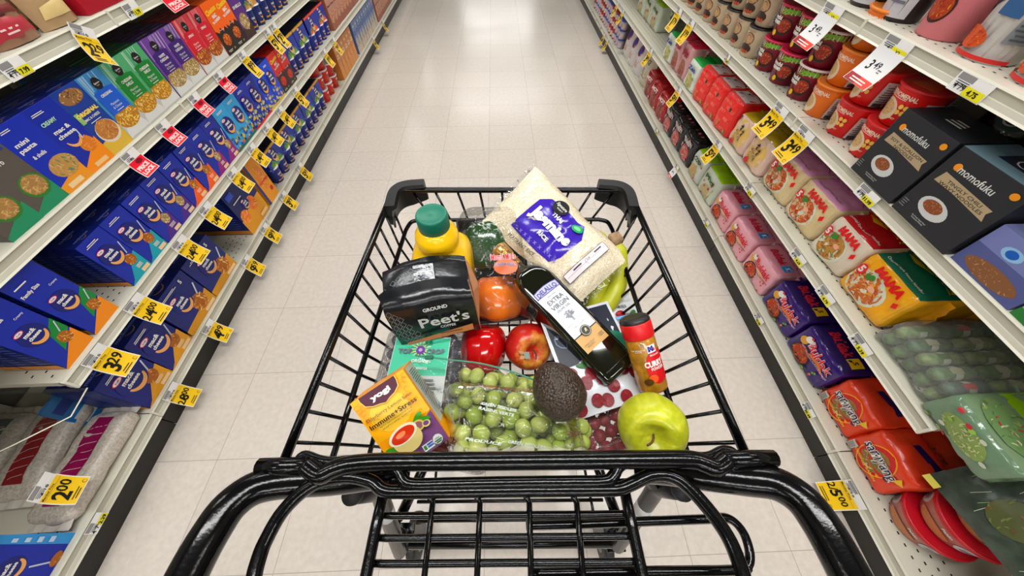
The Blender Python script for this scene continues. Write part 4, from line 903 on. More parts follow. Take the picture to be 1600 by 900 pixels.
# ---------------- price tags ----------------
YE=(246,206,52)
def tagmk(w,L,style,price):
    def mk(name):
        root=empty(name)
        H=.034
        mb=MB(); mb.box((0,-.0006,-H/2-.001),(w,.0008,H),mat((238,238,236),.35))
        g=Art(mb,lambda u,v,l:(u-w/2,-.001-l,v-H),.0002)
        g.rect(w*.04,H*.62,w*.5,H*.95,(150,150,150),2,1); g.small(w*.28,H*.45,w*.4,H*.3,3,(90,90,96)); g.text({'y':'4 19','s':'4 79','r':'79','w':'4 29'}[style],w*.42 if style!='s' else w*.28,H*.3,H*.32,BK,.01)
        if style in 'sw': g.rect(w*.45,H*.02,w*.98,H*.5,(240,232,60),2,1); g.text(price if style=='s' else 'X2',w*.7,H*.26,H*.26,BK,.02)
        if style=='s': g.text(price,w*.7,H*.26,H*.3,BK,.02)
        mb.build('shelf_label',root)
        if style!='s':
            # printed sheet curls out from the rail
            mb=MB(); n=8; a0=R(8); pts=[]
            y,z=-.002,-H*.72
            for i in range(n+1):
                a=a0+R(30)*math.sin(i/n*1.4); pts.append((y,z)); y-=L/n*math.sin(a); z-=L/n*math.cos(a)
            def S(u,v,l):
                t=(1-v/L)*n; i=min(int(max(t,0)),n-1); f=t-i; yy=pts[i][0]+(pts[i+1][0]-pts[i][0])*f; zz=pts[i][1]+(pts[i+1][1]-pts[i][1])*f
                return (u-w/2,yy-l,zz)
            g=Art(mb,S,.0002); bc={'y':YE,'r':(244,240,238),'w':(240,240,240)}[style]
            g.rect(-.001,0,w+.001,L,(244,242,232),3,8); g.rect(.0015,.0015,w-.0015,L-.0015,bc,3,8)
            vs=[S(u,v,-.0006) for v in [L*j/8 for j in range(9)] for u in (-.001,w+.001)]; mb.add(vs,[(2*j,2*j+2,2*j+3,2*j+1) for j in range(8)],mat((244,242,232),.5),True)
            if style=='y':
                g.text('Member Price',w*.36,L*.90,L*.085,BK,.02,w=w*.62); g.rect(w*.05,L*.83,w*.95,L*.837,BK,2,1)
                p=price; 
                if '/' in p: a,b=p.split('/'); m,c2=b.split('.'); g.text(a+'/',w*.17,L*.50,L*.27,BK,.02); g.text(m,w*.41,L*.52,L*.38,BK,.03); g.text(c2,w*.72,L*.60,L*.24,BK,.02)
                else: m,c2=p.split('.'); g.text(m,w*.3,L*.5,L*.5,BK,.03); g.text(c2,w*.66,L*.60,L*.33,BK,.02)
                g.small(w*.4,L*.14,w*.55,L*.14,2,(90,70,30)); g.arc(w*.85,L*.12,w*.06,0,330,w*.02,(120,90,30))
            elif style=='r':
                g.rect(.0015,.0015,w-.0015,L*.98,(222,28,56),3,6); g.text('PRICE\nLOCK',w*.5,L*.38,L*.5,WH,.04,w=w*.8); g.ell(w*.6,L*.82,w*.22,L*.12,(120,14,34),12,1)
            else:
                m,c2=price.split('.'); g.text(m,w*.3,L*.55,L*.26,BK,.02,shear=.1); g.text(c2,w*.55,L*.60,L*.18,(50,50,60),.02); g.small(w*.75,L*.5,w*.15,L*.12,2,(120,120,120))
                g.rect(.0015,.0015,w*.5,L*.24,(150,24,36),2,1); g.rect(w*.5,.0015,w-.0015,L*.24,(236,70,50),2,1); g.small(w*.5,L*.12,w*.8,L*.14,2,WH)
            mb.build('price_sheet',root)
        return root
    return mk
_tc={}
def tagput(side,tier,y,style,price,w=.062,L=.075,rot=0):
    s=1 if side=='L' else -1
    X=((BXL if tier==1 else FXL) if side=='L' else (BXR if tier==1 else FXR))+s*.0105
    z=(TL if side=='L' else TR)[tier]-.002
    k=('tag',style,price,w,L); kk=(style,price,side,tier); _tc[kk]=_tc.get(kk,0)+1
    d={'y':'yellow %s price tag'%price,'r':'red price lock tag','w':'white %s price tag with red foot'%price,'s':'small white and yellow %s shelf label'%price}[style]
    put(k,'price_tag',tagmk(w,L,style,price),(X,y,z),(math.pi/2 if s>0 else -math.pi/2),'%s on the %s %s shelf, %s'%(d,'left' if s>0 else 'right',SN[tier],ORD(_tc[kk])),'price tag','price tags on the shelf edges',roll=rot)
def Yx(x,y,side,tier):
    X=((BXL if tier==1 else FXL) if side=='L' else (BXR if tier==1 else FXR)); return onx(x,y,X).y
for x,y,st,p in ((160,563,'y','3.29'),(215,480,'y','2/4.00'),(282,385,'y','2/4.00'),(320,330,'y','2/4.00'),(360,272,'y','2/4.00'),(393,238,'y','2/4.00'),(418,208,'y','2/4.00'),(437,178,'y','2/4.00'),(462,150,'y','5.79'),(503,80,'y','1.99'),(517,60,'y','2.49')):
    tagput('L',2,Yx(x,y,'L',2),st,p,.066)
for x,y,st,p in ((262,612,'y','2/8.00'),(322,512,'y','4.99'),(383,410,'y','9.59'),(412,360,'y','9.99'),(440,307,'y','3.99'),(467,264,'y','5.49'),(583,68,'y','2.99'),(597,38,'y','2.49')):
    tagput('L',1,Yx(x,y,'L',1),st,p,.062)
for x,y in ((196,242),(247,195),(300,155),(340,122)): tagput('L',3,Yx(x,y,'L',3),'r','lock',.06,.05)
for x,y,p in ((376,88,'1.99'),(420,62,'5.79'),(428,50,'2.79')): tagput('L',3,Yx(x,y,'L',3),'y',p,.06,.08)
tagput('L',4,Yx(135,58,'L',4),'y','2.29',.06,.07,.55); tagput('L',4,Yx(22,112,'L',4),'s','7.99'); tagput('L',4,Yx(200,14,'L',4),'s','1.79'); tagput('L',4,Yx(255,-12,'L',4),'r','lock',.09,.04)
for x,y,p in ((1266,206,'3.49'),(1226,170,'3.49'),(1080,45,'1.99'),(1062,24,'1.79')): tagput('R',3,Yx(x,y,'R',3),'y',p,.078,.085)
tagput('R',3,Yx(1366,300,'R',3),'s','11.99',.07); tagput('R',3,Yx(1142,88,'R',3),'s','3.49',.03)
tagput('R',4,Yx(1412,66,'R',4),'w','3.49',.085,.085); tagput('R',4,Yx(1308,14,'R',4),'w','3.49',.085,.085); tagput('R',4,Yx(1530,130,'R',4),'s','4.75',.08)
for x,y,p in ((1125,228,'5.99'),(1062,146,'5.49'),(1020,78,'3.49'),(974,24,'2.99'),(966,10,'2.49')): tagput('R',2,Yx(x,y,'R',2),'y',p,.062,.08)
for x,y,p in ((1176,296,'4.79'),(1252,402,'4.69'),(1293,463,'4.79'),(1348,540,'5.39')): tagput('R',2,Yx(x,y,'R',2),'s',p,.066)
tagput('R',1,Yx(1345,772,'R',1),'y','2/5.00',.075,.08); tagput('R',1,Yx(1060,262,'R',1),'w','4.99',.05,.055); tagput('R',1,Yx(950,68,'R',1),'y','3.99',.06,.08); tagput('R',1,Yx(945,60,'R',1),'y','4.49',.06,.08)
for x,y,p in ((1105,350,'5.49'),(1190,498,'10.99'),(1270,640,'10.49'),(1030,200,'5.49')): tagput('R',1,Yx(x,y,'R',1),'s',p,.05)
for x,y in ((925,22),(931,36),(938,48)): tagput('R',1,Yx(x,y,'R',1),'s','2.99',.06)
# ---------------- odd items at the near ends ----------------
clear=None
def film(name='clear_film',alpha=.16,rough=.08,tint=(250,250,250)):
    m=bpy.data.materials.new(name); m.use_nodes=True; nt=m.node_tree; nt.nodes.clear(); N=nt.nodes.new
    o=N('ShaderNodeOutputMaterial'); mx=N('ShaderNodeMixShader'); t=N('ShaderNodeBsdfTransparent'); g=N('ShaderNodeBsdfGlossy'); fr=N('ShaderNodeFresnel'); fr.inputs[0].default_value=1.45
    t.inputs[0].default_value=(*lin(tint),1); g.inputs['Roughness'].default_value=rough
    ad=N('ShaderNodeMath'); ad.operation='MULTIPLY'; ad.inputs[1].default_value=.55; nt.links.new(fr.outputs[0],ad.inputs[0])
    df=N('ShaderNodeBsdfDiffuse'); df.inputs[0].default_value=(*lin((225,225,222)),1)
    m2=N('ShaderNodeMixShader'); m2.inputs[0].default_value=alpha
    tc=N('ShaderNodeTexCoord'); ns=N('ShaderNodeTexNoise'); ns.inputs['Scale'].default_value=28; ns.inputs['Detail'].default_value=3; ns.inputs['Distortion'].default_value=1.2
    bp=N('ShaderNodeBump'); bp.inputs['Strength'].default_value=.8; bp.inputs['Distance'].default_value=.01
    nt.links.new(tc.outputs['Object'],ns.inputs['Vector']); nt.links.new(ns.outputs['Fac'],bp.inputs['Height'])
    nt.links.new(bp.outputs['Normal'],g.inputs['Normal']); nt.links.new(bp.outputs['Normal'],fr.inputs['Normal'])
    nt.links.new(t.outputs[0],m2.inputs[1]); nt.links.new(df.outputs[0],m2.inputs[2])
    nt.links.new(ad.outputs[0],mx.inputs[0]); nt.links.new(m2.outputs[0],mx.inputs[1]); nt.links.new(g.outputs[0],mx.inputs[2]); nt.links.new(mx.outputs[0],o.inputs[0])
    return m
FILM=film('clear_film',.012,.06); FILM2=film('hazy_film',.16,.12)
# shrink-wrapped trays of green noodle bundles on the right second shelf
def bundle_tray(loc,label,ny,nx=3,nz=2):
    t=empty('noodle_bundle_tray',loc); tag(t,label,'noodle pack','wrapped trays of green noodle bundles')
    for ix in range(nx):
        for iz in range(nz):
            for iy in range(ny):
                rd=random.Random(ix*31+iz*7+iy); c=rd.choice([(70,112,62),(96,138,70),(60,96,66),(128,156,84)])
                mb=MB(); L=.105; x0=ix*(L+.008)+.01; y=.018+iy*.037; z=.019+iz*.034
                mb.lathe([(.004,0),(.013,.004),(.0165,.018),(.0165,L-.018),(.013,L-.004),(.004,L)],mat(c,.5,0,.5,70,.5,None,.35),12,c=(x0,y,z),M=Matrix.Rotation(math.pi/2,4,'Y'))
                mb.lathe([(.0172,.04),(.0174,.058)],mat((206,214,190),.4),12,c=(x0,y,z),M=Matrix.Rotation(math.pi/2,4,'Y'),cap=False)
                mb.add([(x0+.03+q*.03,y+w*.007,z+.0178) for q in (0,1) for w in (-1,1)],[(0,1,3,2)],ink(rd.choice([(190,60,50),(206,206,170),(90,130,60)])),False)
                mb.build('noodle_bundle',t)
    Fx,Fy,Fz=nx*.113+.012,ny*.037+.01,nz*.034+.012
    F=softF(Fx,Fz,Fy,.014,.004,.004,5,30); mb=MB(); softbox(mb,F,FILM2,14); mb.v=[(v[0]+Fx/2+.002,v[1]+Fy/2-.005,v[2]) for v in mb.v]; mb.build('clear_wrap',t)
bundle_tray((FXR+.012,.195,TR[2]+.001),'clear wrapped tray of green noodle bundles on the right second shelf',5)
# lime green topped vermicelli bag overhanging the shelf end
pack('limebag','grey green and lime vermicelli bag',.17,.09,.30,(106,134,104),pk_generic([(180,50,60),(150,180,90),(206,210,190)],'',(200,200,200),3,[(140,160,96),(190,200,150)],(.5,.5)),ctop=(120,146,110),top=lambda g,w,d:(g.rect(w*.03,d*.30,w*.97,d*.97,(150,196,36),6,6),g.rect(w*.3,d*.42,w*.75,d*.53,(30,90,60),3,2),g.text('VERMICELLI',w*.52,d*.475,d*.05,(230,240,210),.03),g.ell(w*.15,d*.62,w*.07,d*.04,(20,70,50),12,1),g.food(w*.5,d*.15,w*.4,d*.12,[(120,150,100),(190,50,60),(160,180,110),(206,214,180),(90,130,80)],50,3,.3)),seed=21,rough=.15)
shelfput('limebag','R',2,.112,1,inset=.0)
# red bowl stacks on the near right bottom shelf
def bowlart(g,r,h):
    for a in (-1.0,1.0):
        g.ell(r*a,h*.5,r*.32,h*.3,(206,204,206),16,2); g.small(r*a,h*.5,r*.4,h*.3,3,(90,90,96))
    g.food(0,h*.32,r*.6,h*.2,[(190,130,90),(214,160,110),(160,60,50)],20,1,.3); g.rect(-r*2,h*.86,r*2,h*.95,(190,20,36),12,1); g.text('Paldo',r*.3,h*.72,h*.12,WH,.02)
K('bowl','noodle_bowl','bowl','red noodle bowl in clear wrap',cupkind(.062,.078,.068,(176,118,108),bowlart,(186,16,34),(190,16,34),lidart=lambda g,r:(g.text('Paldo',0,r*.3,r*.25,WH,.03),g.ell(0,-r*.3,r*.5,r*.3,(200,150,100),16,2))),.16,.16)
for y,x in ((-.045,.02),(-.235,.05)):
    for z in range(3 if y>-.1 else 2): shelfput('bowl','R',1,y,1,inset=x+z*.012,z=z*.0725,where=('lower bowl','middle bowl','upper bowl')[z],jit=0)
# large dark green bag leaning over the bowls
def bigbag():
    w,h,t=.22,.19,.06
    mb=MB(); n=18
    def F(a,b,s):
        th=t/2*(1-abs(a)**3)*(1-abs(b)**3); q=Vector((a*w/2,s*th,b*h/2)); q.y+=s*.004*noise.noise(Vector((a*4,b*4,s*3.))); return q
    for s in (-1,1):
        vs=[F(-1+2*i/n,-1+2*j/n,s) for j in range(n+1) for i in range(n+1)]
        fs=[(j*(n+1)+i,j*(n+1)+i+1,(j+1)*(n+1)+i+1,(j+1)*(n+1)+i) for j in range(n) for i in range(n)]
        mb.add(vs,fs if s<0 else [f[::-1] for f in fs],mat((58,70,58),.25,0,.5,30,.5,None,.3),True)
    g=Art(mb,lambda u,v,l:F(2*u/w,2*v/h,-1)+Vector((0,-l-.0006,0)),.0003)
    rd=random.Random(5)
    for i in range(26):
        u=rd.uniform(-.1,.09); v=rd.uniform(-.085,.085); g.L=1+i%4; g.line([(u,v),(u+rd.uniform(-.006,.006),v+rd.uniform(.01,.035))],.0012,rd.choice([(150,170,120),(190,196,180),(90,140,70)]))
    g.food(.075,.02,.03,.045,[(120,30,30),(180,40,50),(206,60,60)],22,2,.4); g.food(-.0,-.02,.04,.04,[(90,96,60),(110,80,50),(120,130,80)],22,3,.3); g.rect(-.11,-.1,-.08,-.085,(226,214,110),3,1)
    return mb.build('vegetable_noodle_bag')
bb=bigbag(); c=onx(1612,812,1.11); nrm=(CAM-c).normalized()
xa=_rt*.70-_up*.71; ya=-nrm; xa=(xa-ya*xa.dot(ya)).normalized(); za=xa.cross(ya)
Mb=Matrix((xa,ya,za)).transposed().to_4x4(); Mb.translation=c; bb.matrix_world=Mb
tag(bb,'large dark green bag leaning on red bowls at the near right','bag')
# near left bay: bean bags, acrylic bin, boxes
def beanbag(loc,rz,w,h,band,label,seed,tilt=0,nm='bean_bag'):
    mb=MB(); F=softF(w,h,.045,.02,.006,.005,seed,18); softbox(mb,F,mat((188,178,166),.22,0,.35,160,.5,None,.18),16)
    g=Art(mb,lambda u,v,l:F(((u-w/2)/(w/2),-1,(v-h/2)/(h/2)))+Vector((0,-l-.0008,0)),.0003)
    if band: g.rect(w*.30,h*.12,w*.68,h*.93,band,5,12)
    rd=random.Random(seed)
    for i in range(9):
        v=h*(.15+.08*i); g.L=3; g.line([(w*.30,v),(w*.42,v+h*.03),(w*.66,v+h*.05)],.0012,(226,206,214))
    for sg in (0,1):
        K2=12; vs=[];fs=[]
        for i in range(K2+1):
            x=-w/2*.92+w*.92*i/K2; z=h if sg else 0; d=1 if sg else -1
            vs+=[(x,0,z-d*.004),(x*1.0,.004*math.sin(i*1.7),z+d*.014),(x*.98,.006*math.sin(i*1.7+1),z+d*.022)]
        for i in range(K2): fs+=[(3*i,3*i+1,3*i+4,3*i+3),(3*i+1,3*i+2,3*i+5,3*i+4)]
        mb.add(vs,fs,mat((206,200,190),.2,0,.3,60),True)
    o=mb.build(nm)
    o.matrix_world=Matrix.Translation(loc)@Matrix.Rotation(rz,4,'Z')@Matrix.Rotation(-math.pi/2+tilt,4,'X')
    tag(o,label,'bag'); return o
beanbag((-1.236,.035,TL[1]+.026),R(1.5),.12,.285,(128,18,72),'speckled grey bag with magenta band lying on left bottom shelf',3,R(0))
beanbag((-1.245,.04,TL[1]+.071),R(-1),.135,.27,(128,18,72),'speckled grey bag with magenta band, upper of the two stacked',8,R(0)) if False else None
beanbag((-1.375,.09,TL[1]+.030),R(4),.13,.29,(130,40,44),'speckled grey bag with dull red band behind the magenta banded bag',4,R(3))
beanbag((-1.52,.05,TL[1]+.030),R(2),.12,.27,(92,96,92),'speckled grey bag with grey band, rearmost under the acrylic tray',5,R(2))
tb=MB(); tb.box((0,0,.07),(.10,.012,.14),mat((30,120,190),.3),None,.002); g=Art(tb,lambda u,v,l:(u-.05,-.006-l,v)); g.rect(.01,.02,.09,.06,(220,226,230)); g.rect(.01,.09,.09,.12,(30,60,140)); o=tb.build('blue_packet'); o.matrix_world=Matrix.Translation((-1.335,.335,.135))@Matrix.Rotation(math.pi/2,4,'Z'); tag(o,'small bright blue packet between the speckled grey bags','packet')
def acrylic():
    m=bpy.data.materials.new('clear_acrylic'); m.use_nodes=True; nt=m.node_tree; nt.nodes.clear(); N=nt.nodes.new
    o=N('ShaderNodeOutputMaterial'); mx=N('ShaderNodeMixShader'); t=N('ShaderNodeBsdfTransparent'); g=N('ShaderNodeBsdfGlossy'); g.inputs['Roughness'].default_value=.05
    t.inputs[0].default_value=(.9,.91,.9,1); mx.inputs[0].default_value=.07
    nt.links.new(t.outputs[0],mx.inputs[1]); nt.links.new(g.outputs[0],mx.inputs[2]); nt.links.new(mx.outputs[0],o.inputs[0]); return m
AC=acrylic(); ac=empty('acrylic_tray',(-1.3,.2,.385))
tag(ac,'clear acrylic tray above the grey bags on the near left','tray')
P=[(-1.30,.318),(-1.105,.318),(-1.094,.246),(-1.18,.185),(-1.42,.03),(-1.56,.03),(-1.56,.318)]
mb=MB(); n=len(P); mb.add([(x+1.3,y-.2,z) for z in (0,.003) for x,y in P],[tuple(range(n-1,-1,-1)),tuple(range(n,2*n))]+[(i,(i+1)%n,n+(i+1)%n,n+i) for i in range(n)],AC); mb.build('clear_sheet',ac)
mb=MB(); mb.tube([(x+1.3,y-.2,.003) for x,y in P[1:5]],.0016,mat((226,224,206),.2),6); mb.build('bright_edge',ac)
mb=MB(); mb.box((-.21,-.0,-.0015),(.02,.23,.003),steel); mb.build('bracket',ac)
put('famnear','macaroni_box',boxkind(.12,.172,.05,BLU,lambda g,w,h:(g.poly([(w*.8,0),(w,0),(w,h),(w*.86,h)],(60,150,210)),mac_logo(g,w*.42,h*.55,w*.6),fork(g,w*.5,h*.1,w*.45,h*.35,w*.03),g.food(w*.55,h*.06,w*.14,h*.06,PASTA,12,2,.5),g.small(w*.9,h*.5,w*.1,h*.6,4,(200,220,240))),ktop,kside),(BXL-.035,-.05,TL[1]+.001),math.pi/2,'deep blue macaroni box standing nearest the camera at lower left','box',None)
put('nearcard','macaroni_box',None,(0,0,0),0,'','box',None) if False else None
tg=tagmk(.066,.066,'y','2.00')('price_tag'); Mx=Matrix.Translation(atd(72,742,.86)); 
tg.matrix_world=Matrix.Translation((-1.16,.105,.31))@Matrix.Rotation(math.pi/2+.25,4,'Z')@Matrix.Rotation(.15,4,'Y'); tag(tg,'yellow price tag standing among the grey bags at near left','price tag')
cdm=MB(); cdm.box((0,0,.03),(.07,.0015,.06),mat((206,224,170),.5)); o=cdm.build('paper_card'); o.matrix_world=Matrix.Translation((-1.16,-.02,.315))@Matrix.Rotation(math.pi/2,4,'Z'); tag(o,'pale green paper card beside the taped price tag','card')
tagput('L',1,Yx(140,818,'L',1),'s','2.29',.05)
# ---------------- groceries in the cart ----------------
def frame(o,xp,zp):
    # local z along zp, local x near xp, local -y faces the viewer
    z=zp.normalized(); x=(xp-z*xp.dot(z)).normalized(); y=z.cross(x)
    M=Matrix((x,y,z)).transposed().to_4x4(); M.translation=o; return M
def Rm(rows,t):
    M=Matrix(rows).to_4x4(); M.translation=Vector(t); return M
def place(o,M,label,cat,group=None): o.matrix_world=M; return tag(o,label,cat,group)
def sq(r,a,k):   # rounded-square ring
    c,s=abs(math.cos(a)),abs(math.sin(a)); q=(c**k+s**k)**(-1/k); return r*q
def sqlathe(mb,prof,m,n=40,k=4,y0=0):
    vs=[];fs=[]
    for p in prof:
        r,z=p[:2]; kk=p[2] if len(p)>2 else k
        for i in range(n):
            a=2*math.pi*i/n; q=sq(r,a,kk); vs.append((q*math.cos(a),q*math.sin(a)+y0,z))
    for i in range(len(prof)-1):
        for j in range(n): fs.append((i*n+j,i*n+(j+1)%n,(i+1)*n+(j+1)%n,(i+1)*n+j))
    fs+= [tuple(range(n-1,-1,-1)),tuple((len(prof)-1)*n+j for j in range(n))]
    mb.add(vs,fs,m,True)
# juice bottle
jb=empty('juice_bottle'); place(jb,Matrix.Translation((-.106,.368,.662)),'plastic bottle of orange juice with green cap','bottle')
mb=MB(); sqlathe(mb,[(.042,0,5),(.048,.004,5),(.050,.03,5),(.050,.11,4.5),(.0495,.148,4),(.047,.166,3.4),(.040,.178,2.6),(.033,.185,2.1),(.0315,.189,2),(.0335,.195,2),(.0345,.203,2),(.0325,.212,2),(.026,.220,2),(.022,.226,2)],mat((254,200,10),.16,0,.05,20,.6),44)
mb.build('bottle',jb)
mb=MB(); n=60; vs=[];fs=[]
prof=[(.0232,.222),(.0236,.2235),(.0236,.246),(.0228,.2485),(.0216,.2492),(.0195,.2488),(.0185,.2482),(.003,.2482),(.0001,.2486)]
for r,z in prof:
    for i in range(n):
        rr=r+(.0004 if (i%2 and z<.247 and z>.223) else 0); a=2*math.pi*i/n; vs.append((rr*math.cos(a),rr*math.sin(a),z))
for i in range(len(prof)-1):
    for j in range(n): fs.append((i*n+j,i*n+(j+1)%n,(i+1)*n+(j+1)%n,(i+1)*n+j))
mb.add(vs,fs,mat((10,112,88),.4),True); mb.build('cap',jb)
# coffee bag
def coffee():
    o=empty('coffee_bag'); w,d,h=.128,.060,.090; m=mat((22,24,27),.22,0,.35,26,.5); kr=mat((196,138,96),.4,0,.3,40)
    mb=MB(); nx=14
    secs=[(-d/2+.004,0),(-d/2,.02),(-d/2-.003,.07),(-d/2+.001,.12),(-d/2+.004,h),(-.008,h+.018),(.012,h+.028),(.022,h+.033),(d/2,h+.012),(d/2+.002,.09),(d/2,.02),(d/2-.004,0)]
    vs=[];fs=[]
    for i in range(nx+1):
        x=-w/2+w*i/nx; e=(2*x/w)
        for k,(y,z) in enumerate(secs):
            q=Vector((x*(1-.04*(z>h)),y*(1-.0*abs(e)),z)); 
            if z>h: q.z+= .010*(-e)*.0 - .012*e*e*(1 if k<8 else .3) + .006*noise.noise(Vector((x*30,k,0)))
            q.y+=.003*noise.noise(Vector((x*25,z*22,3))); q.x+=.002*noise.noise(Vector((x*20,z*20,y*20)))
            vs.append(q)
    K=len(secs)
    for i in range(nx):
        for k in range(K): fs.append((i*K+k,(i+1)*K+k,(i+1)*K+(k+1)%K,i*K+(k+1)%K))
    mb.add(vs,fs,m,True)
    mb.add([v for v in vs[:K]],[tuple(range(K))],m,False); mb.add([v for v in vs[-K:]],[tuple(range(K-1,-1,-1))],kr,False)
    mb.build('pouch',o)
    lb=MB(); S=lambda u,v,l:Vector((u-w/2,-d/2-.0045-l-.0008,v))
    g=Art(lb,S,.0003)
    g.poly([(.014,.006),(w-.010,.014),(w-.010,.027),(.014,.012)],(190,128,84)); g.text("Peet's",w*.62,.048,.020,(206,204,200),.02,w=w*.58,rot=.03); g.text('COFFEE',w*.64,.0335,.005,(206,204,200),.02); g.text('GROUND',w*.56,.073,.007,(226,226,224),.03,w=w*.28,rot=.06); g.small(w*.66,.020,w*.3,.004,1,(90,60,40))
    for i in range(5):
        for j in range(6):
            if i+j>7: continue
            x=.010+i*.009; z=.03+j*.0105
            g.line([(x-.004,z),(x,z+.005),(x+.004,z),(x,z-.005),(x-.004,z)],.0007,(112,116,120))
    lb.build('front_print',o)
    tp=MB(); 
    def T(u,v,l):   # sloping top panel
        t=v; y=-d/2+.004+(.026)*t; z=h+.018*t; e=2*(u-w/2)/w; return Vector((u-w/2,y-.0006,z+.0025+l-.012*e*e))
    g=Art(tp,T,.0003)
    for i in range(5):
        for j in range(3):
            x=.010+i*.010; z=.2+j*.28; g.line([(x-.0045,z),(x,z+.13),(x+.0045,z),(x,z-.13),(x-.0045,z)],.0008,(122,126,130))
    g.rect(w*.42,.1,w*.64,.95,mat((70,74,80),.12,0,.4,60),3,3); tp.build('tin_tie',o)
    gs=MB(); gs.add([(w/2+.001,-d/2+.006,.02),(w/2+.001,d/2-.006,.02),(w/2+.010,0,.07),(w/2+.001,-d/2+.006,h-.01),(w/2+.001,d/2-.006,h+.008),(w/2+.012,.004,h*.7),(w/2-.002,.014,h+.026)],[(0,2,5,3),(1,4,5,2),(3,5,6),(4,6,5)],kr,False); gs.build('side_gusset',o)
    return o
place(coffee(),Matrix.Translation((-.108,.266,.760))@Matrix.Rotation(R(9),4,'Z')@Matrix.Rotation(R(-3),4,'Y')@Matrix.Rotation(R(-14),4,'X'),'black ground coffee bag with folded top beside juice bottle','bag')
# peppers and their tray
def pepper(nm,c,r,h,axis,label,seed,stem=False,rough=.14):
    mb=MB(); n=40; m=20; vs=[];fs=[]
    for i in range(m+1):
        t=i/m; ph=math.pi*t
        for j in range(n):
            a=2*math.pi*j/n; lob=1-.10*abs(math.cos(2*a+seed))**.6*1+.05
            lob=1+.085*(abs(math.sin(2*a+seed))**.7-.5); prof=math.sin(ph)**.62*(1-.12*t)
            z=h*.5*math.cos(ph)*(1-.18*math.exp(-((ph if ph<1.57 else math.pi-ph)/.45)**2)) 
            rr=r*prof*(lob if .06<t<.97 else 1)*(1+.03*noise.noise(Vector((math.cos(a)*1.5,math.sin(a)*1.5,t*2+seed))))
            z+=h*.03*(abs(math.sin(2*a+seed)))*(1 if t<.5 else -1)*prof
            vs.append((rr*math.cos(a),rr*math.sin(a),z))
    for i in range(m):
        for j in range(n): fs.append((i*n+j,(i+1)*n+j,(i+1)*n+(j+1)%n,i*n+(j+1)%n))
    mb.add(vs,fs,mat(nm,rough,0,.03,18,.6),True); o=mb.build('bell_pepper')
    if stem:
        sb=MB(); sb.tube([(0,0,h*.34),(0.002,0,h*.45),(.006,.002,h*.58)],.005,mat((90,130,50),.5),10,rs=[.009,.0055,.006]); sb.build('stem',o)
    return place(o,axis,label,'bell pepper')
Zt=Vector((-.019,.081,.054))
pepper((24,66,20),0,.046,.098,frame(atd(763,386,.62),Vector((1,.1,0)),Vector((-.1,.8,.45))),'dark green bell pepper in the black tray',.3)
pepper((244,122,4),0,.0475,.094,frame(atd(779,465,.62),Vector((1,.2,0)),Vector((.05,-.75,-.6))),'orange bell pepper below the green one',1.1)
pepper((120,12,10),0,.042,.085,frame(Vector((.053,.345,.702)),Vector((1,0,0)),Vector((.2,.6,.3))),'dark red bell pepper under the oil bottle neck',2.0)
pepper((190,8,12),0,.0415,.088,frame(Vector((-.042,.246,.708)),Vector((1,0,0)),Vector((.08,.75,.55))),'loose bright red bell pepper beside the red apple',.75,rough=.1)
def tray():
    t=empty('pepper_tray'); 
    mb=MB(); w,h=.125,.20; bm=MB()
    mb.box((0,.006,0),(w,.006,h),mat((14,14,15),.35),None,.0028)
    for x,z,a,b in ((-w/2,0,.004,h),(w/2,0,.004,h),(0,h/2,w,.004),(0,-h/2,w,.004)): mb.box((x,-.008,z),(a,.03,b),mat((14,14,15),.35),None,.0018)
    mb.build('foam_tray',t)
    F=softF(w+.006,h+.01,.084,.03,.008,.004,9,20); fb=MB(); softbox(fb,F,FILM,20); fb.v=[(x,y-.036,z-(h+.01)/2) for x,y,z in fb.v]; fo=fb.build('cling_film',t)
    lb=MB(); S=lambda u,v,l:F(((u-.065)/.0655,-1,(v-.105)/.105))+Vector((0,-.036-l-.001,-(h+.01)/2)); g=Art(lb,S,.0003)
    g.ell(.083,.094,.021,.014,(206,110,70),18,3); g.text("Mama Mia's",.080,.112,.012,(240,236,236),.07,w=.044); g.text("Mama Mia's",.080,.112,.0115,(196,22,44),.02,w=.043); g.text('SWEET BELL',.082,.098,.0055,(236,236,240),.05,w=.036); g.text('SWEET BELL',.082,.098,.005,(40,50,130),.01,w=.035)
    lb.build('film_print',t)
    return t
place(tray(),frame(Vector((-.022,.398,.735)),Vector((1,.12,0)),Vector((-.06,.80,.42))),'black foam tray wrapped in film holding bell peppers','tray')
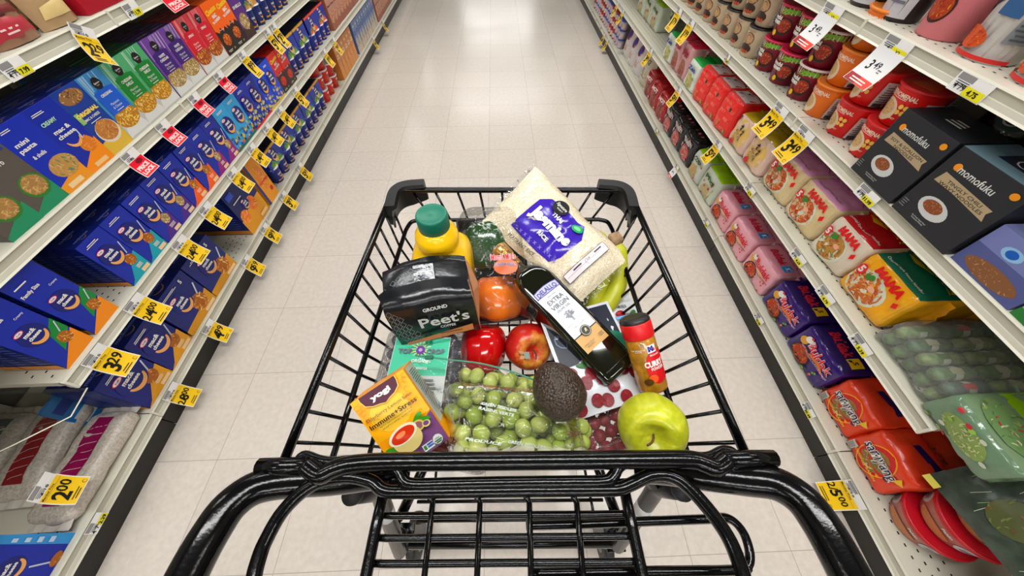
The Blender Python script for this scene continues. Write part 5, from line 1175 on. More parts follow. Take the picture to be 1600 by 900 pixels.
# apples, avocado
def apple(c,r,axis,label,mname,tilt=0):
    m=bpy.data.materials.new(mname); m.use_nodes=True; nt=m.node_tree; b=nt.nodes['Principled BSDF']; N=nt.nodes.new; lk=nt.links.new
    tc=N('ShaderNodeTexCoord'); sp=N('ShaderNodeSeparateXYZ'); lk(tc.outputs['Object'],sp.inputs[0]); rp=N('ShaderNodeValToRGB')
    mp=N('ShaderNodeMapping'); mp.inputs['Scale'].default_value=(60,60,9); lk(tc.outputs['Object'],mp.inputs[0]); ns=N('ShaderNodeTexNoise'); ns.inputs['Scale'].default_value=2.0; ns.inputs['Detail'].default_value=6; lk(mp.outputs[0],ns.inputs['Vector'])
    if c=='red':
        mr=N('ShaderNodeMapRange'); lk(sp.outputs[2],mr.inputs[0]); mr.inputs[1].default_value=r*1.0; mr.inputs[2].default_value=-r*.3
        ad=N('ShaderNodeMath'); ad.operation='MULTIPLY_ADD'; lk(ns.outputs['Fac'],ad.inputs[0]); ad.inputs[1].default_value=.5; lk(mr.outputs[0],ad.inputs[2]); lk(ad.outputs[0],rp.inputs['Fac'])
        e=rp.color_ramp.elements; e[0].position=.36; e[0].color=(*lin((226,160,60)),1); e[1].position=1; e[1].color=(*lin((150,10,14)),1); q=rp.color_ramp.elements.new(.58); q.color=(*lin((196,34,24)),1)
    else:
        lk(ns.outputs['Fac'],rp.inputs['Fac']); e=rp.color_ramp.elements; e[0].position=.3; e[0].color=(*lin((162,172,18)),1); e[1].position=.75; e[1].color=(*lin((206,204,48)),1)
    lk(rp.outputs['Color'],b.inputs['Base Color']); b.inputs['Roughness'].default_value=.3
    mb=MB(); n=48; k=30; vs=[];fs=[]
    for i in range(k+1):
        th=math.pi*i/k; 
        rr=r*(math.sin(th)**.9)*(1.03-.08*(1-math.cos(th))/2); z=r*.93*math.cos(th)
        dip=math.exp(-(th/.36)**2); z-=r*.42*dip; dip2=math.exp(-((math.pi-th)/.3)**2); z+=r*.22*dip2
        for j in range(n):
            a=2*math.pi*j/n; q=rr*(1+.018*math.cos(5*a)*(.3+.7*(th>1.5))+.02*noise.noise(Vector((math.cos(a),math.sin(a),th+r*100)))); vs.append((q*math.cos(a),q*math.sin(a),z))
    for i in range(k):
        for j in range(n): fs.append((i*n+j,(i+1)*n+j,(i+1)*n+(j+1)%n,i*n+(j+1)%n))
    mb.add(vs,fs,m,True); o=mb.build('apple')
    sb=MB(); sb.tube(crv([(0,0,r*.45),(.001,0,r*.72),(.004,.001,r*1.0),(.010,.001,r*1.28)],5),.0014,mat((96,66,36),.6),8); sb.build('stem',o)
    place(o,axis,label,'apple'); return o
def axis_at(c,d,roll=0): return frame(c,Vector((d.y,-d.x,0)) if abs(d.z)<.95 else Vector((1,0,0)),d)
c=atd(825,541,.562); tow=(CAM-c).normalized()
ra=apple('red',.0405,axis_at(c,(tow+_rt*.42-_up*.30).normalized()),'red apple with yellow blush around its stem, beside red pepper','apple_skin_red')
st=MB(); S=lambda u,v,l:Vector((u,v,l)); g=Art(st,S,.0003); g.ell(0,0,.0075,.0075,(214,170,130),18,1); g.text('4016',0,.001,.0035,BK,.02); g.rect(.006,-.006,.014,.006,(160,176,172),2,2); so=st.build('fruit_sticker',ra)
dloc=Vector((.62,-.15,.78)).normalized(); so.matrix_local=frame(dloc*.0405*.94,Vector((1,0,-.6)),Vector((0,1,0)).cross(dloc)) if False else Matrix.Translation(dloc*.0405*.965)@dloc.to_track_quat('Z','X').to_matrix().to_4x4()
c=atd(1018,666,.418); tow=(CAM-c).normalized()
apple('green',.0425,axis_at(c,(tow+_rt*.10-_up*.42).normalized()),'yellow green apple at the near right corner of the cart','apple_skin_green')
def avocado():
    m=bpy.data.materials.new('avocado_skin'); m.use_nodes=True; nt=m.node_tree; b=nt.nodes['Principled BSDF']; N=nt.nodes.new; lk=nt.links.new
    tc=N('ShaderNodeTexCoord'); vo=N('ShaderNodeTexVoronoi'); vo.inputs['Scale'].default_value=330; lk(tc.outputs['Object'],vo.inputs['Vector'])
    rp=N('ShaderNodeValToRGB'); lk(vo.outputs['Distance'],rp.inputs['Fac']); e=rp.color_ramp.elements; e[0].color=(*lin((84,66,46)),1); e[1].position=.7; e[1].color=(*lin((34,22,18)),1)
    lk(rp.outputs['Color'],b.inputs['Base Color']); bp=N('ShaderNodeBump'); bp.invert=True; bp.inputs['Strength'].default_value=1; bp.inputs['Distance'].default_value=.0016; lk(vo.outputs['Distance'],bp.inputs['Height']); lk(bp.outputs['Normal'],b.inputs['Normal']); b.inputs['Roughness'].default_value=.36
    mb=MB(); n=48;k=30;vs=[];fs=[]
    for i in range(k+1):
        t=math.pi*i/k; rr=.0335*math.sin(t)*(1-.13*math.cos(t)); z=.039*math.cos(t)
        for j in range(n): 
            a=2*math.pi*j/n; vs.append((rr*math.cos(a),rr*math.sin(a),z))
    for i in range(k):
        for j in range(n): fs.append((i*n+j,(i+1)*n+j,(i+1)*n+(j+1)%n,i*n+(j+1)%n))
    mb.add(vs,fs,m,True); return mb.build('avocado')
place(avocado(),frame(atd(872,610,.425),_rt,(-_rt*.6+_up)),'dark pebbly avocado lying on the bag of grapes','avocado')
# tea box
def teabox():
    w,h,d=.075,.107,.056; t=empty('tea_box'); mb=MB(); OR=(248,170,34)
    mb.box((0,d/2,0),(w,d,h),ink(OR),None,.0008)
    g=Art(mb,lambda u,v,l:(u-w/2,-l,v-h/2),.0002)
    g.rect(0,h*.42,w,h,(250,184,40),6,6); g.ell(w*.46,h*.66,w*.34,h*.22,(252,210,84),24,3)
    g.poly([(0,0),(w,0),(w,h*.42),(w*.75,h*.33),(w*.5,h*.30),(0,h*.24)],(122,80,124),3,3)
    for i in range(16):
        rd=random.Random(i); x=w*(rd.uniform(.03,.22) if i%2 else rd.uniform(.78,.97)); y=h*rd.uniform(.66,.95); g.arc(x,y,.0035,0,300,.0005,(236,140,24),8)
    P=[(.17,1),(.17,.95),(.20,.88),(.30,.835),(.42,.815),(.5,.79),(.58,.815),(.70,.835),(.80,.88),(.83,.95),(.83,1)]
    g.poly([(w*(.5+(x-.5)*1.04),h*(y-.008 if y<1 else y)) for x,y in P],(246,214,110),3,2); g.poly([(w*x,h*y) for x,y in P],(74,14,44),3,2)
    g.text('yogi',w*.5,h*.905,h*.082,WH,.05,w=w*.36)
    g.text('Elderberry Lemon Balm',w*.5,h*.715,h*.052,(72,28,40),.0,w=w*.84); g.text('Immune+Stress',w*.5,h*.635,h*.06,(62,18,30),.02,w=w*.86)
    g.text('WITH ASHWAGANDHA FOR',w*.5,h*.578,h*.018,(72,28,40),.0,w=w*.6); g.text('ADAPTOGENIC SUPPORT',w*.5,h*.545,h*.018,(72,28,40),.0,w=w*.56)
    GR=(70,140,40)
    for cx,cy,r,ro in ((.20,.27,.10,.5),(.15,.20,.12,1.3),(.28,.16,.13,2.2),(.12,.30,.07,0),(.80,.45,.09,.4),(.88,.38,.08,-.5),(.72,.40,.10,1.0)):
        g.ell(w*cx,h*cy,w*r,w*r*.5,(64+int(40*r),150,44),12,2,ro)
    for i in range(9): g.ell(w*(.26+.035*(i%3)),h*(.15+.022*(i//3)),w*.02,w*.02,(30,20,34),9,1)
    g.ell(w*.74,h*.36,w*.10,h*.065,(216,196,110),16,2); g.ell(w*.74,h*.36,w*.07,h*.045,(150,100,110),14,1); g.ell(w*.86,h*.33,w*.07,h*.04,(236,226,150),14,2); g.ell(w*.86,h*.335,w*.05,h*.028,(122,80,124),14,1)
    g.ell(w*.48,h*.30,w*.25,h*.155,(226,208,140),24,3,.0); g.ell(w*.46,h*.375,w*.26,h*.10,(248,240,214),26,3,.12); g.ell(w*.46,h*.37,w*.215,h*.078,(206,60,24),24,3,.12); g.ell(w*.43,h*.385,w*.09,h*.03,(240,150,100),14,1,.12)
    g.rect(w*.60,h*.055,w*.79,h*.135,(230,232,226),3,3); g.rect(w*.68,h*.075,w*.785,h*.125,(40,90,170),2,2); g.poly([(w*.61,h*.07),(w*.66,h*.07),(w*.67,h*.12),(w*.62,h*.125)],(60,130,60)); g.text('NON GMO',w*.73,h*.1,h*.015,WH,.02)
    g.ell(w*.88,h*.105,w*.082,w*.082,(236,238,232),22,2); g.poly([(w*.81,h*.10),(w*.95,h*.10),(w*.92,h*.06),(w*.84,h*.06)],(40,110,60)); g.text('USDA',w*.88,h*.118,h*.018,(40,90,50),.02); g.text('ORGANIC',w*.88,h*.082,h*.012,WH,.02)
    g.text('CAFFEINE FREE',w*.28,h*.04,h*.016,(50,20,60)); g.text('NET WT 1.12 OZ (32g)',w*.55,h*.022,h*.014,(50,20,60))
    mb.build('carton',t)
    sb=MB(); s=Art(sb,lambda u,v,l:(w/2+.0003+l,u,v-h/2),.0002); s.rect(0,0,d,h,OR,4,4); s.rect(d*.12,h*.2,d*.94,h*.985,(206,206,196),4,6); s.small(d*.52,h*.62,d*.7,h*.62,22,(90,92,92)); s.rect(d*.15,h*.9,d*.9,h*.905,BK,1,1); s.rect(d*.15,h*.6,d*.9,h*.607,BK,1,1); s.ell(d*.3,h*.27,d*.05,d*.05,BK,10,1); s.text('21',d*.6,h*.27,h*.025,BK,.02)
    sb.build('nutrition_panel',t)
    return t
place(teabox(),Rm([[0.8465,-0.1253,-0.5174],[0.4926,0.5528,0.6721],[0.2018,-0.8238,0.5297]],(-.1371,.1049,.8042)),'orange and purple herbal tea box leaning at near left','box')
# olive oil bottle
def oil():
    o=empty('olive_oil_bottle'); q=.0315; gl=mat((13,16,6),.07,0,0,40,.6,coat=.6)
    mb=MB(); n=40; vs=[]; fs=[]
    prof=[(.026,-.113,6),(.0305,-.110,7),(.0315,-.104,9),(.0315,.078,9),(.0305,.088,7),(.0285,.097,5),(.025,.106,3.6),(.020,.113,2.6),(.0155,.118,2.1),(.0135,.124,2),(.0135,.135,2)]
    sqlathe(mb,prof,gl,64,6,.0315); mb.build('bottle',o)
    # moulded ridges on the shoulders
    rb=MB()
    for s in (-1,1):
        rb.tube([(s*.0285,-.0002,-.09),(s*.0285,-.0002,.070),(s*.026,.001,.084),(s*.020,.0045,.096),(s*.012,.010,.106)],.0009,gl,8)
    rb.tube([(-.0285,-.0002,-.098),(.0285,-.0002,-.098)],.0009,gl,8); rb.build('moulded_edge',o)
    cb=MB(); go=mat((206,160,92),.22,.85,.15,50)
    cb.lathe([(.0148,.128),(.0152,.129),(.0155,.150),(.0148,.151),(.0148,.153),(.0166,.1535),(.0168,.176),(.016,.1785),(.0148,.18),(.002,.1795)],go,40,c=(0,.0315,0)); 
    for i in range(3): cb.lathe([(.0169,.158+i*.006),(.01715,.1585+i*.006),(.01715,.160+i*.006),(.0169,.1605+i*.006)],go,36,c=(0,.0315,0),cap=False)
    cb.build('cap',o)
    lb=MB(); w=.046; z0,z1=-.0633,.0633; H=z1-z0
    g=Art(lb,lambda u,v,l:(u-w/2,-.0004-l,v+z0),.0002); CR=(198,158,96)
    g.rect(0,H*.245,w,H*.90,(226,228,232),6,8); g.rect(0,H*.02,w,H*.235,CR,4,3); g.rect(-.0002,H*.232,w,H*.247,BK,3,1)
    g.poly([(-.001,H*.89),(w+.001,H*.89),(w+.001,H*.985),(w*.8,H*1.0),(w*.5,H*1.01),(w*.2,H*1.0),(-.001,H*.985)],(72,68,140)); g.poly([(.0004,H*.90),(w-.0004,H*.90),(w-.0004,H*.975),(w*.8,H*.992),(w*.5,H*1.0),(w*.2,H*.992),(.0004,H*.975)],(188,188,214)); 
    g.text('DELALLO',w*.5,H*.945,H*.068,(66,62,134),.03,w=w*.86,arch=.25)
    g.text('Italian Pride',w*.5,H*.85,H*.02,(130,130,140),.0,shear=.4); g.text('EXTRA',w*.5,H*.775,H*.062,(92,94,100),.0,w=w*.66); g.text('VIRGIN',w*.5,H*.69,H*.062,(92,94,100),.0,w=w*.74); g.text('OLIVE OIL',w*.5,H*.625,H*.032,(92,94,100),.0,w=w*.58)
    g.rect(w*.48,H*.43,w*.52,H*.50,(150,152,158),1,3)
    rd=random.Random(4)
    for i in range(34): a=rd.uniform(0,6.28); q2=math.sqrt(rd.random()); g.L=12+i%4; g.ell(w*.5+w*.20*q2*math.cos(a),H*.525+H*.045*q2*math.sin(a),w*.025,H*.008,(132,134,142),8,1,rd.uniform(0,3))
    g.line([(w*.3,H*.425),(w*.72,H*.43)],.0004,(150,152,158)); g.text('IMPORTED',w*.22,H*.40,H*.014,(130,130,136)); g.text('PRODUCT',w*.8,H*.41,H*.014,(130,130,136)); g.text('100% ITALIAN',w*.5,H*.345,H*.016,(120,120,126),arch=-.6,w=w*.5)
    g.ell(w*.5,H*.245,w*.19,w*.19,BK,28,2); g.ell(w*.5,H*.245,w*.165,w*.165,(214,210,196),28,2); g.ell(w*.5,H*.245,w*.15,w*.15,BK,28,2); g.poly([(w*.45,H*.225),(w*.48,H*.26),(w*.53,H*.275),(w*.56,H*.26),(w*.53,H*.245),(w*.55,H*.225),(w*.5,H*.235)],(206,196,150))
    g.text('FIRST COLD\nPRESSED',w*.3,H*.09,H*.05,(96,70,36),.0,w=w*.42); g.small(w*.82,H*.1,w*.2,H*.05,3,(96,70,36))
    lb.build('label',o)
    return o
place(oil(),Rm([[0.7855,-0.0506,-0.6167],[0.6143,0.1845,0.7672],[0.075,-0.9815,0.176]],(.1002,.2562,.7965)),'dark olive oil bottle with white label lying across the groceries','bottle')
# rice bag
def rice():
    o=empty('rice_bag'); L,Wd,T=.238,.140,.058; n=36; m=22
    rm=bpy.data.materials.new('rice_grains'); rm.use_nodes=True; nt=rm.node_tree; b=nt.nodes['Principled BSDF']; N=nt.nodes.new; lk=nt.links.new
    tc=N('ShaderNodeTexCoord'); vo=N('ShaderNodeTexVoronoi'); vo.inputs['Scale'].default_value=420; lk(tc.outputs['Object'],vo.inputs['Vector'])
    rp=N('ShaderNodeValToRGB'); lk(vo.outputs['Distance'],rp.inputs['Fac']); e=rp.color_ramp.elements; e[0].color=(*lin((242,232,208)),1); e[1].position=.75; e[1].color=(*lin((206,190,158)),1); lk(rp.outputs['Color'],b.inputs['Base Color'])
    n1=N('ShaderNodeTexNoise'); n1.inputs['Scale'].default_value=26; n1.inputs['Detail'].default_value=4; n1.inputs['Distortion'].default_value=1.4; lk(tc.outputs['Object'],n1.inputs['Vector'])
    b1=N('ShaderNodeBump'); b1.inputs['Strength'].default_value=.85; b1.inputs['Distance'].default_value=.006; lk(n1.outputs['Fac'],b1.inputs['Height']); b.inputs['Roughness'].default_value=.24; lk(b1.outputs['Normal'],b.inputs['Normal']); b.inputs['Coat Weight'].default_value=.5; b.inputs['Coat Roughness'].default_value=.08; lk(b1.outputs['Normal'],b.inputs['Coat Normal'])
    def F(a,c,s):
        wz=Wd/2*(1-.07*math.exp(-((a-.15)/.22)**2))*(1-.06*a)*(1+(.42*max(0,(-a-.55)/.45)**1.5 if c<0 else 0))
        e=(1-abs(a)**3.2)**.8*(1-abs(c)**2.6)**.75; q=Vector((a*L/2+(-.012*c if a<-.7 else 0)*(abs(a)-.7)*3,s*T/2*e,c*wz*(1-.10*max(0,a-.8)*5)))
        q.y+=s*(.007*noise.noise(Vector((a*3,c*2.2,s*2.)))*e+.0022*noise.noise(Vector((a*9,c*7,s)))*e); q.y+=.012*(1-a*a)*-.0
        if s<0: q.y+= .006*math.exp(-((a-.12)/.10)**2)*e
        return q
    mb=MB(); pur=mat((52,34,150),.2,0,.2,30)
    for s in (-1,1):
        vs=[F(-1+2*i/n,-1+2*j/m,s) for j in range(m+1) for i in range(n+1)]
        fs=[(j*(n+1)+i,j*(n+1)+i+1,(j+1)*(n+1)+i+1,(j+1)*(n+1)+i) for j in range(m) for i in range(n)]
        if s>0: fs=[f[::-1] for f in fs]
        mb.add(vs,fs,rm if s<0 else pur,True)
    mb.build('bag',o)
    for x,sg in ((-1,-1),(1,1)):
        fb=MB(); vs=[];
        for j in range(m+1):
            c=-1+2*j/m; p=F(x,c,-1); wv=.004*math.sin(j*1.3); vs+=[p,p+Vector((sg*.005,wv*.15,c*.001)),p+Vector((sg*.009,wv*.25,c*.002))]
        fs=[]
        for j in range(m): fs+=[(3*j,3*j+1,3*j+4,3*j+3),(3*j+1,3*j+2,3*j+5,3*j+4)]
        fb.add(vs,fs,FILM,True); fb.build('end_seal',o)
    lb=MB(); g=Art(lb,lambda u,v,l:F(2*u/L,2*v/Wd,-1)+Vector((0,-l-.0008,0)),.0003); PU=(58,34,164)
    ys=[-.052,.052]
    lb_m=mat(PU,.18,0,.25,40)
    g.poly([(-.062,-.046),(.006,-.052),(.034,-.050),(.044,-.030),(.046,.020),(.030,.046),(0,.044),(-.046,.038),(-.060,.020)],lb_m,6,4)
    for i in range(9):
        x=-.052+i*.0115; 
        for yy in (-.043+abs(x)*.02,): g.text('x',x,yy,.005,(130,120,210),.03)
    g.text('Jasmine',-.008,-.004,.030,WH,.06,w=.090); g.text('THAI',-.012,.018,.008,WH,.04); g.text('RICE',-.004,-.026,.008,WH,.04)
    g.ell(-.022,.036,.0155,.0155,BK,24,3); g.text('Signature',-.022,.038,.008,WH,.01,w=.024,shear=.3); g.text('SELECT',-.020,.031,.003,WH,.01)
    g.ell(.026,.030,.011,.008,(20,150,90),16,2); g.ell(.026,.030,.007,.004,(120,210,140),12,1)
    g.text('FRAGRANT RICE',-.022,-.060,.006,(70,60,60),.01,w=.06)
    g.rect(.070,-.050,.088,.046,BK,3,10); g.rect(.071,-.049,.087,.045,(226,216,220),3,10)
    g.line([(.079,-.046),(.079,.043)],.0004,(110,100,110)); g.rect(.074,-.030,.0765,-.012,(70,60,70),1,2); g.rect(.074,.02,.0765,.036,(70,60,70),1,2); g.text('2 LB',.076,.004,.003,BK,rot=1.57); g.arc(.079,.002,.006,180,360,.0006,(130,120,130))
    lb.build('printed_label',o)
    return o
A=atd(797,302,.615); B=atd(940,442,.560); mid=(A+B)/2; X1=(B-A); Z1=atd(905,340,.60)-atd(812,405,.585)
Mr=frame(mid,X1,Z1); 
xr=X1.normalized(); zr=(Z1-xr*Z1.dot(xr)).normalized(); yr=zr.cross(xr); Mr=Matrix((xr,yr,zr)).transposed().to_4x4(); Mr.translation=mid
place(rice(),Mr,'clear bag of white rice with purple label across far rim','bag')
# bananas
def banana(pts,label,seed):
    mb=MB(); P=crv(pts,7); n=len(P); rs=[]
    for i in range(n):
        t=i/(n-1); rs.append(.017*min(1,.32+t*4.2)*min(1,.35+(1-t)*5) if t>.0 else .006)
    mb.tube(P,.017,mat((188,190,36),.4,0,.05,20,.5,None,.12),7*2,rs=rs); mb.tube([P[-1],P[-1]+(P[-1]-P[-2]).normalized()*.004],.005,mat((60,50,30),.7),8)
    o=mb.build('banana'); c=sum((p for p in P),Vector())/n
    tag(o,label,'banana'); return o
s0=atd(962,378,.60)
banana([s0,s0+Vector((.005,-.02,-.02)),s0+Vector((.004,-.06,-.055)),s0+Vector((-.03,-.105,-.070)),s0+Vector((-.065,-.13,-.070))],'right one of the green yellow bananas under the rice bag',1)
banana([s0+Vector((-.012,.004,-.003)),s0+Vector((-.016,-.015,-.022)),s0+Vector((-.028,-.055,-.06)),s0+Vector((-.055,-.10,-.07))],'middle one of the green yellow bananas under the rice bag',2)
banana([s0+Vector((-.016,.012,.004)),s0+Vector((-.034,.004,-.008)),s0+Vector((-.055,-.03,-.045)),s0+Vector((-.085,-.06,-.055))],'left one of the green yellow bananas under the rice bag',3)
mb=MB(); mb.tube([s0+Vector((.008,.006,.012)),s0+Vector((-.002,.003,.004)),s0+Vector((-.008,-.002,-.006))],.013,mat((150,120,90),.8,0,.5,60,.3,None,.4),12,rs=[.009,.014,.012]); o=mb.build('banana_stalk'); tag(o,'brown cut stalk joining the bananas by the rice bag','stalk')
# curry powder jar
def curry():
    o=empty('spice_jar'); L=.106; r=.0210
    cm=mat((170,116,22),.25,0,.25,90,.5,None,.28,coat=.7)
    mb=MB(); mb.lathe([(.017,0),(.020,.002),(.0210,.006),(.0210,.078),(.020,.083),(.019,.085)],cm,36); mb.build('jar',o)
    cb=MB(); cb.lathe([(.0212,.083),(.0218,.084),(.0218,.104),(.0212,.106)],mat((214,18,26),.35),36); cb.build('collar',o)
    tb=MB(); tb.lathe([(.0210,.105),(.0212,.108),(.0190,.112),(.012,.113),(.001,.1115)],mat((22,20,22),.4),36); tb.build('lid',o)
    lb=MB(); S=lambda u,v,l:Vector(((r+.0002+l)*math.sin(u/r),-(r+.0002+l)*math.cos(u/r),v)); g=Art(lb,S,.0002)
    g.rect(.0,.018,.026,.064,(190,16,30),6,4); g.ell(.006,.040,.014,.024,(190,16,30),22,3); g.rect(-.001,.0625,.012,.074,(232,232,236),3,2); g.text('M',.0040,.0685,.008,(20,40,130),.09); g.text('c',.0085,.067,.004,(200,20,30),.08); g.text('McCormick',.0075,.0595,.003,WH,.02,w=.013)
    g.text('CURRY',.004,.047,.0088,WH,.05,w=.026); g.text('POWDER',.007,.0395,.0045,WH,.03,w=.018); g.ell(-.002,.026,.006,.006,(222,92,34),14,2); g.ell(-.009,.022,.006,.005,(80,56,24),12,2); g.text('THE WORLD OF\nFLAVOR',-.012,.0685,.004,WH,.01); g.text('NET WT\n1.75 OZ',.020,.022,.004,WH,.01)
    lb.build('label',o); return o
b0=atd(1021,607,.478); t0=atd(991,500,.466); place(curry(),frame(b0,_rt,(t0-b0)),'red capped curry powder jar leaning on the right basket side','jar')
# berry clamshells
PLA=film('clear_pet',.05,.04)
def bump(nm,lab,pts,r,c,cat,grp,rough=.45,raspy=False):
    first=None
    for i,p in enumerate(pts):
        if first is None:
            bm=bmesh.new(); bmesh.ops.create_icosphere(bm,subdivisions=3,radius=r)
            for v in bm.verts:
                d=v.co.normalized()
                if raspy: v.co=d*r*(1+.16*abs(noise.noise(d*4.5)))*(1.1 if d.z>0 else 1)
                else:
                    k=math.acos(max(-1,min(1,d.z))); v.co*=1-.10*math.exp(-(k/.35)**2); v.co.z*=.93
            mb=MB(); mb.add([v.co.copy() for v in bm.verts],[[v.index for v in f.verts] for f in bm.faces],mat(c,rough,0,.2 if raspy else .05,300 if raspy else 40,.5,None,.15),True); bm.free(); o=mb.build(nm); first=o
        else: o=first.copy(); COL.objects.link(o)
        rd=random.Random(i); o.matrix_world=Matrix.Translation(p)@Matrix.Rotation(rd.uniform(0,6),4,'Z')@Matrix.Rotation(rd.uniform(-.9,.9),4,'X')@Matrix.Scale(rd.uniform(.9,1.06),4)
        tag(o,lab,cat,grp)
def clam(w,l,h,label,art=None):
    o=empty('clamshell')
    F=softF(w,h,l,.016,.0,.0015,3,20); mb=MB(); softbox(mb,F,PLA,14); mb.build('clear_box',o)
    rb=MB(); 
    for z,e in ((h*.72,.0),(h*.62,-.003)):
        pts=[]
        for i in range(40):
            a=2*math.pi*i/40; q=(abs(math.cos(a))**6+abs(math.sin(a))**6)**(-1/6); pts.append((math.cos(a)*q*(w/2+e+.001),math.sin(a)*q*(l/2+e+.001),z))
        rb.tube(pts,.0022,PLA,6,True)
    pts=[]
    for i in range(40):
        a=2*math.pi*i/40; q=(abs(math.cos(a))**6+abs(math.sin(a))**6)**(-1/6); pts.append((math.cos(a)*q*(w/2-.016),math.sin(a)*q*(l/2-.016),h+.001))
    rb.tube(pts,.0018,PLA,6,True); rb.build('rim',o)
    if art: lb=MB(); art(Art(lb,lambda u,v,l2:(u,v,h+.0012+l2),.0002)); lb.build('label',o)
    return o
def bluel(g):
    g.rect(-.044,-.056,.044,.052,(206,212,208),4,4); g.rect(-.043,-.012,.043,.050,(84,196,160),5,4)
    for i in range(14): a=2*math.pi*i/14; g.line([(math.cos(a)*.006,.030+math.sin(a)*.006),(math.cos(a)*.016,.030+math.sin(a)*.014)],.0014,(244,240,160))
    g.ell(0,.028,.007,.007,(110,60,150),16,2); g.text('TOP',-.024,.026,.0085,(116,110,130),.04,w=.022); g.text('CROP',.024,.026,.0085,(116,110,130),.04,w=.028); g.ell(0,.028,.003,.003,(190,170,220),10,1)
    g.text('ORGANIC',.004,.010,.0055,(226,238,232),.03,w=.03); g.text('BLUEBERRIES',.0,-.002,.004,(226,238,232),.02); g.rect(.006,.038,.010,.049,(20,110,80),1,2); g.rect(.012,.038,.016,.049,(20,110,80),1,2)
    g.small(.01,-.032,.05,.03,5,(120,126,124))
bz=.668; bc=Vector((-.137,.192,bz))
place(clam(.132,.145,.092,''),Matrix.Translation(bc)@Matrix.Rotation(R(-3),4,'Z'),'clear clamshell of blueberries with green label behind tea box','container')
_o=[o for o in COL.objects if o.name.startswith('clamshell')][-1]
lb=MB(); bluel(Art(lb,lambda u,v,l2:(u,v,.0935+l2),.0002)); lb.build('label',_o)
pts=[]; rd=random.Random(2)
for i in range(5):
    for j in range(6):
        if 0<i<4 and 0<j<5 and (i+j)%2: pass
        pts.append(bc+Vector((-.048+i*.024+rd.uniform(-.003,.003),-.054+j*.0215+rd.uniform(-.003,.003),.078+rd.uniform(-.006,.003))))
for i in range(5):
    for j in range(6): 
        if i in (0,4) or j in (0,5): pts.append(bc+Vector((-.049+i*.0245,-.055+j*.022,.055))); 
bump('blueberry','dark blue blueberry inside the labelled clear clamshell',pts,.0095,(34,36,62),'berry','blueberries in the clamshell')
for cx,cy,ang,nm in ((.150,.112,20,'right'),(-.075,.105,-15,'left')):
    base=Vector((cx,cy,.660)); 
    Mc=Matrix.Translation(base)@Matrix.Rotation(R(ang),4,'Z')
    place(clam(.10,.085,.064,''),Mc,'clear clamshell of raspberries at near %s of basket'%nm,'container')
    pts=[Mc@Vector((-.036+i*.018,-.028+j*.0185,.044+.006*((i+j)%2))) for i in range(5) for j in range(4)]+[Mc@Vector((-.036+i*.018,-.03,.022)) for i in range(5)]
    bump('raspberry','red raspberry inside the %s raspberry clamshell'%nm,pts,.0095,(150,14,34),'berry','raspberries in the %s clamshell'%nm,raspy=True)
# fruit pouches
def fpouch(w,h,front,base,label,M,seed):
    o=pouchkind(w,h,.022,base,front,seed,.25,btm=.2)('fruit_pouch'); place(o,M,label,'pouch')
def pa(g,w,h):
    for x,y in ((.2,.86),(.42,.88),(.62,.62),(.9,.42),(.15,.5)): g.ell(w*x,h*y,w*.10,w*.09,(130,20,34),14,2); g.ell(w*(x-.03),h*(y+.02),w*.04,w*.03,(176,60,72),8,1)
    g.text('CRANBERRIES',w*.5,h*.74,h*.045,(40,44,60),.03,w=w*.6); g.rect(w*.25,h*.53,w*.95,h*.58,(120,176,220),3,1); g.text('ORGANIC',w*.66,h*.5,h*.035,(30,50,120),.03); g.ell(w*.86,h*.6,w*.1,w*.05,(60,120,60),10,1,.8); g.rect(w*.02,h*.95,w*.98,h*.97,(160,166,170),3,1)
fpouch(.088,.13,pa,(214,216,220),'white berry printed pouch behind the olive oil bottle',frame(atd(985,560,.545),atd(1010,545,.545)-atd(985,552,.545),atd(948,472,.60)-atd(975,540,.545)),3)
def pb(g,w,h):
    g.rect(w*.04,h*.45,w*.96,h*.97,(24,28,44),6,6); g.text('NATURAL',w*.3,h*.86,h*.05,(200,206,220),.03,rot=3.14); g.arc(w*.2,h*.72,w*.12,0,330,w*.015,(120,140,170))
    g.L=4; g.ell(w*.72,h*.56,w*.30,h*.13,(12,104,78),22,3); g.text('PICK',w*.66,h*.545,h*.06,(226,232,228),.04,rot=3.14); g.text('100',w*.70,h*.63,h*.045,(226,232,228),.03,rot=3.14)
    for x,y in ((.35,.34),(.14,.20),(.55,.18),(.75,.30),(.3,.10),(.65,.06),(.9,.14),(.12,.38),(.45,.27),(.25,.27),(.88,.24),(.42,.08),(.08,.07),(.62,.36),(.86,.38)): g.L=6; g.food(w*x,h*y,w*.075,w*.08,[(122,18,34),(150,30,48),(170,60,74),(104,14,28)],14,int(x*99),.5)
    g.L=6; g.ell(w*.3,h*.42,w*.10,w*.035,(50,110,50),12,1,-.3)
fpouch(.125,.165,pb,(206,208,214),'dark and white pouch printed with red berries beneath the avocado',frame(Vector((.158,.128,.742)),Vector((.95,.25,0)),Vector((-.25,.93,.12))),6)
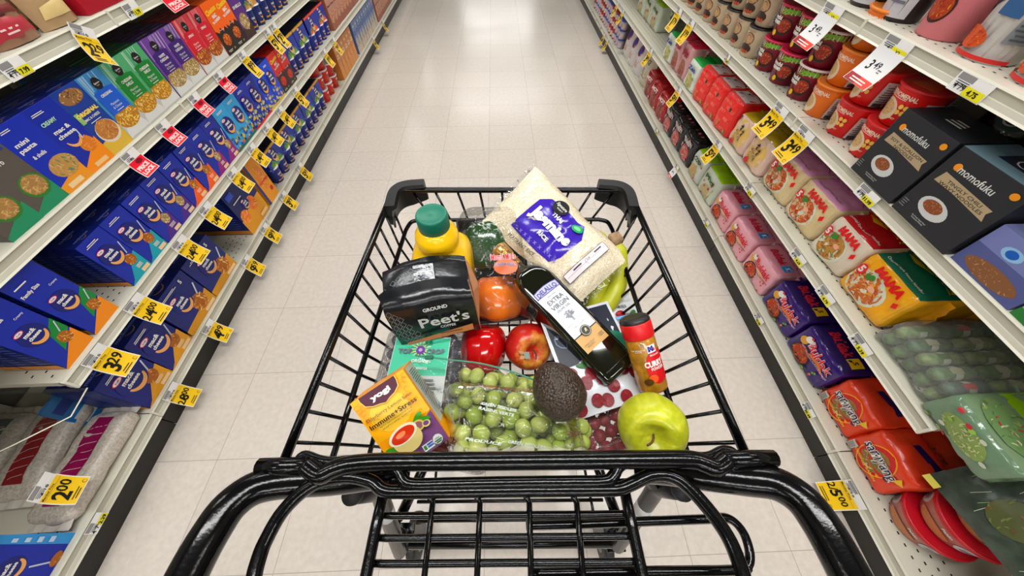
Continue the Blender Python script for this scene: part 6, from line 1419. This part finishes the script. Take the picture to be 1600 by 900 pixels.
# grapes and their bag
poly=[(706,598),(735,582),(800,590),(860,600),(900,640),(915,672),(912,700),(850,706),(780,708),(722,706),(704,672)]
def inside(x,y):
    c=False
    for i in range(len(poly)):
        (x1,y1),(x2,y2)=poly[i],poly[i-1]
        if (y1>y)!=(y2>y) and x<(x2-x1)*(y-y1)/(y2-y1)+x1: c=not c
    return c
rd=random.Random(11); G=[]
gr=.0108
for zl,tries in ((.762,2600),(.744,1500),(.726,900),(.706,700),(.684,600)):
    for _ in range(tries):
        x=rd.uniform(700,918); y=rd.uniform(585,712)
        if not inside(x,y): continue
        p=onz(x,y,zl+.008*math.sin(x*.03+y*.05)+rd.uniform(-.003,.003)-(.012 if y<620 else 0))
        if all((p-q).length>gr*1.93 for q in G): G.append(p)
G=[p for p in G if (p-Vector((.066,.136,.807))).length>.048][:150]
gm=bpy.data.materials.new('grape_skin'); gm.use_nodes=True; b=gm.node_tree.nodes['Principled BSDF']; b.inputs['Base Color'].default_value=(*lin((158,176,70)),1); b.inputs['Roughness'].default_value=.3; b.inputs['Subsurface Weight'].default_value=.25; b.inputs['Subsurface Radius'].default_value=(.006,.008,.002); b.inputs['Subsurface Scale'].default_value=.5
nt=gm.node_tree; tc=nt.nodes.new('ShaderNodeObjectInfo'); rp=nt.nodes.new('ShaderNodeValToRGB'); nt.links.new(tc.outputs['Random'],rp.inputs['Fac']); rp.color_ramp.elements[0].color=(*lin((136,158,56)),1); rp.color_ramp.elements[1].color=(*lin((186,196,104)),1); nt.links.new(rp.outputs['Color'],b.inputs['Base Color'])
gmb=MB(); gmb.lathe([(.0012,-.0122),(.005,-.0112),(.0085,-.008),(.0104,-.003),(.0107,.002),(.0094,.007),(.0062,.0108),(.003,.012),(.0012,.0122)],gm,18)
g0=None
for i,p in enumerate(G):
    if g0 is None: o=g0=gmb.build('grape')
    else: o=g0.copy(); COL.objects.link(o)
    r2=random.Random(i); o.matrix_world=Matrix.Translation(p)@Matrix.Rotation(r2.uniform(0,6.3),4,'Z')@Matrix.Rotation(r2.uniform(.3,2.2),4,'X')
    tag(o,'green grape inside the clear zip bag at near middle','grape','green grapes in the clear bag')
def gbag():
    o=empty('grape_bag'); o.location=(.01,.12,.66); nx,ny=34,24
    TLp,TRp,BRp,BLp=(676,578),(908,606),(944,714),(680,722)
    def T(a,c,k=0):
        x=(TLp[0]*(1-a)+TRp[0]*a)*(1-c)+(BLp[0]*(1-a)+BRp[0]*a)*c; y=(TLp[1]*(1-a)+TRp[1]*a)*(1-c)+(BLp[1]*(1-a)+BRp[1]*a)*c
        e=(1-abs(2*a-1)**9)*(1-abs(2*c-1)**9); z=.700+.091*e+.006*noise.noise(Vector((a*5,c*4,1)))+.003*noise.noise(Vector((a*14,c*9,4)))
        return onz(x,y,.778)*1.0-Vector((0,0,.778-z)) + Vector((0,0,k))
    base=Vector(o.location)
    mb=MB(); vs=[T(i/nx,j/ny)-base for j in range(ny+1) for i in range(nx+1)]
    mb.add(vs,[(j*(nx+1)+i,j*(nx+1)+i+1,(j+1)*(nx+1)+i+1,(j+1)*(nx+1)+i) for j in range(ny) for i in range(nx)],FILM,True)
    # zip flap standing up behind, folded over the clamshell
    fl=[(650,556,.800),(700,562,.803),(760,570,.800),(830,592,.793),(900,628,.790)]; lo=[(668,622,.772),(700,612,.778),(760,610,.784),(830,622,.786),(905,650,.785)]
    A1=crv([onz(*p) for p in fl],6); B1=crv([onz(*p) for p in lo],6); n=len(A1); vs=[]; K=6
    for k in range(K+1):
        for i in range(n): 
            p=A1[i].lerp(B1[i],k/K); p=p+Vector((0,0,.004*math.sin(math.pi*k/K)+.003*noise.noise(Vector((i*.5,k*.6,0))))); vs.append(p-base)
    mb.add(vs,[(k*n+i,k*n+i+1,(k+1)*n+i+1,(k+1)*n+i) for k in range(K) for i in range(n-1)],FILM,True)
    mb.build('clear_film',o)
    zb=MB(); zb.tube([p-base+Vector((0,0,.0005)) for p in A1[:int(n*.8)]],.0012,mat((60,130,104),.3),6); s=A1[int(n*.14)]-base; zb.box(s+Vector((0,-.001,.002)),(.012,.006,.004),mat((20,96,74),.35),None,.001); zb.build('zip',o)
    pb2=MB(); g=Art(pb2,lambda u,v,l:T(u,1-v,.0014+l)-base,.0002)
    WT=(222,232,222)
    for t,x,y in (('GREEN SEEDLESS',.42,.60),('RAISINS VERTS',.40,.545),('PRODUCE',.30,.20),('GREEN SEEDLESS',.55,.16)): g.text(t,x,y,.035,WT,.03,w=.22,rot=-.30)
    g.text('PRODUCT OF USA',.45,.93,.03,WT,.02,w=.3,rot=-.1)
    pb2.build('film_print',o)
    tag(o,'clear zip bag of green grapes with green zip at near middle','bag')
gbag()
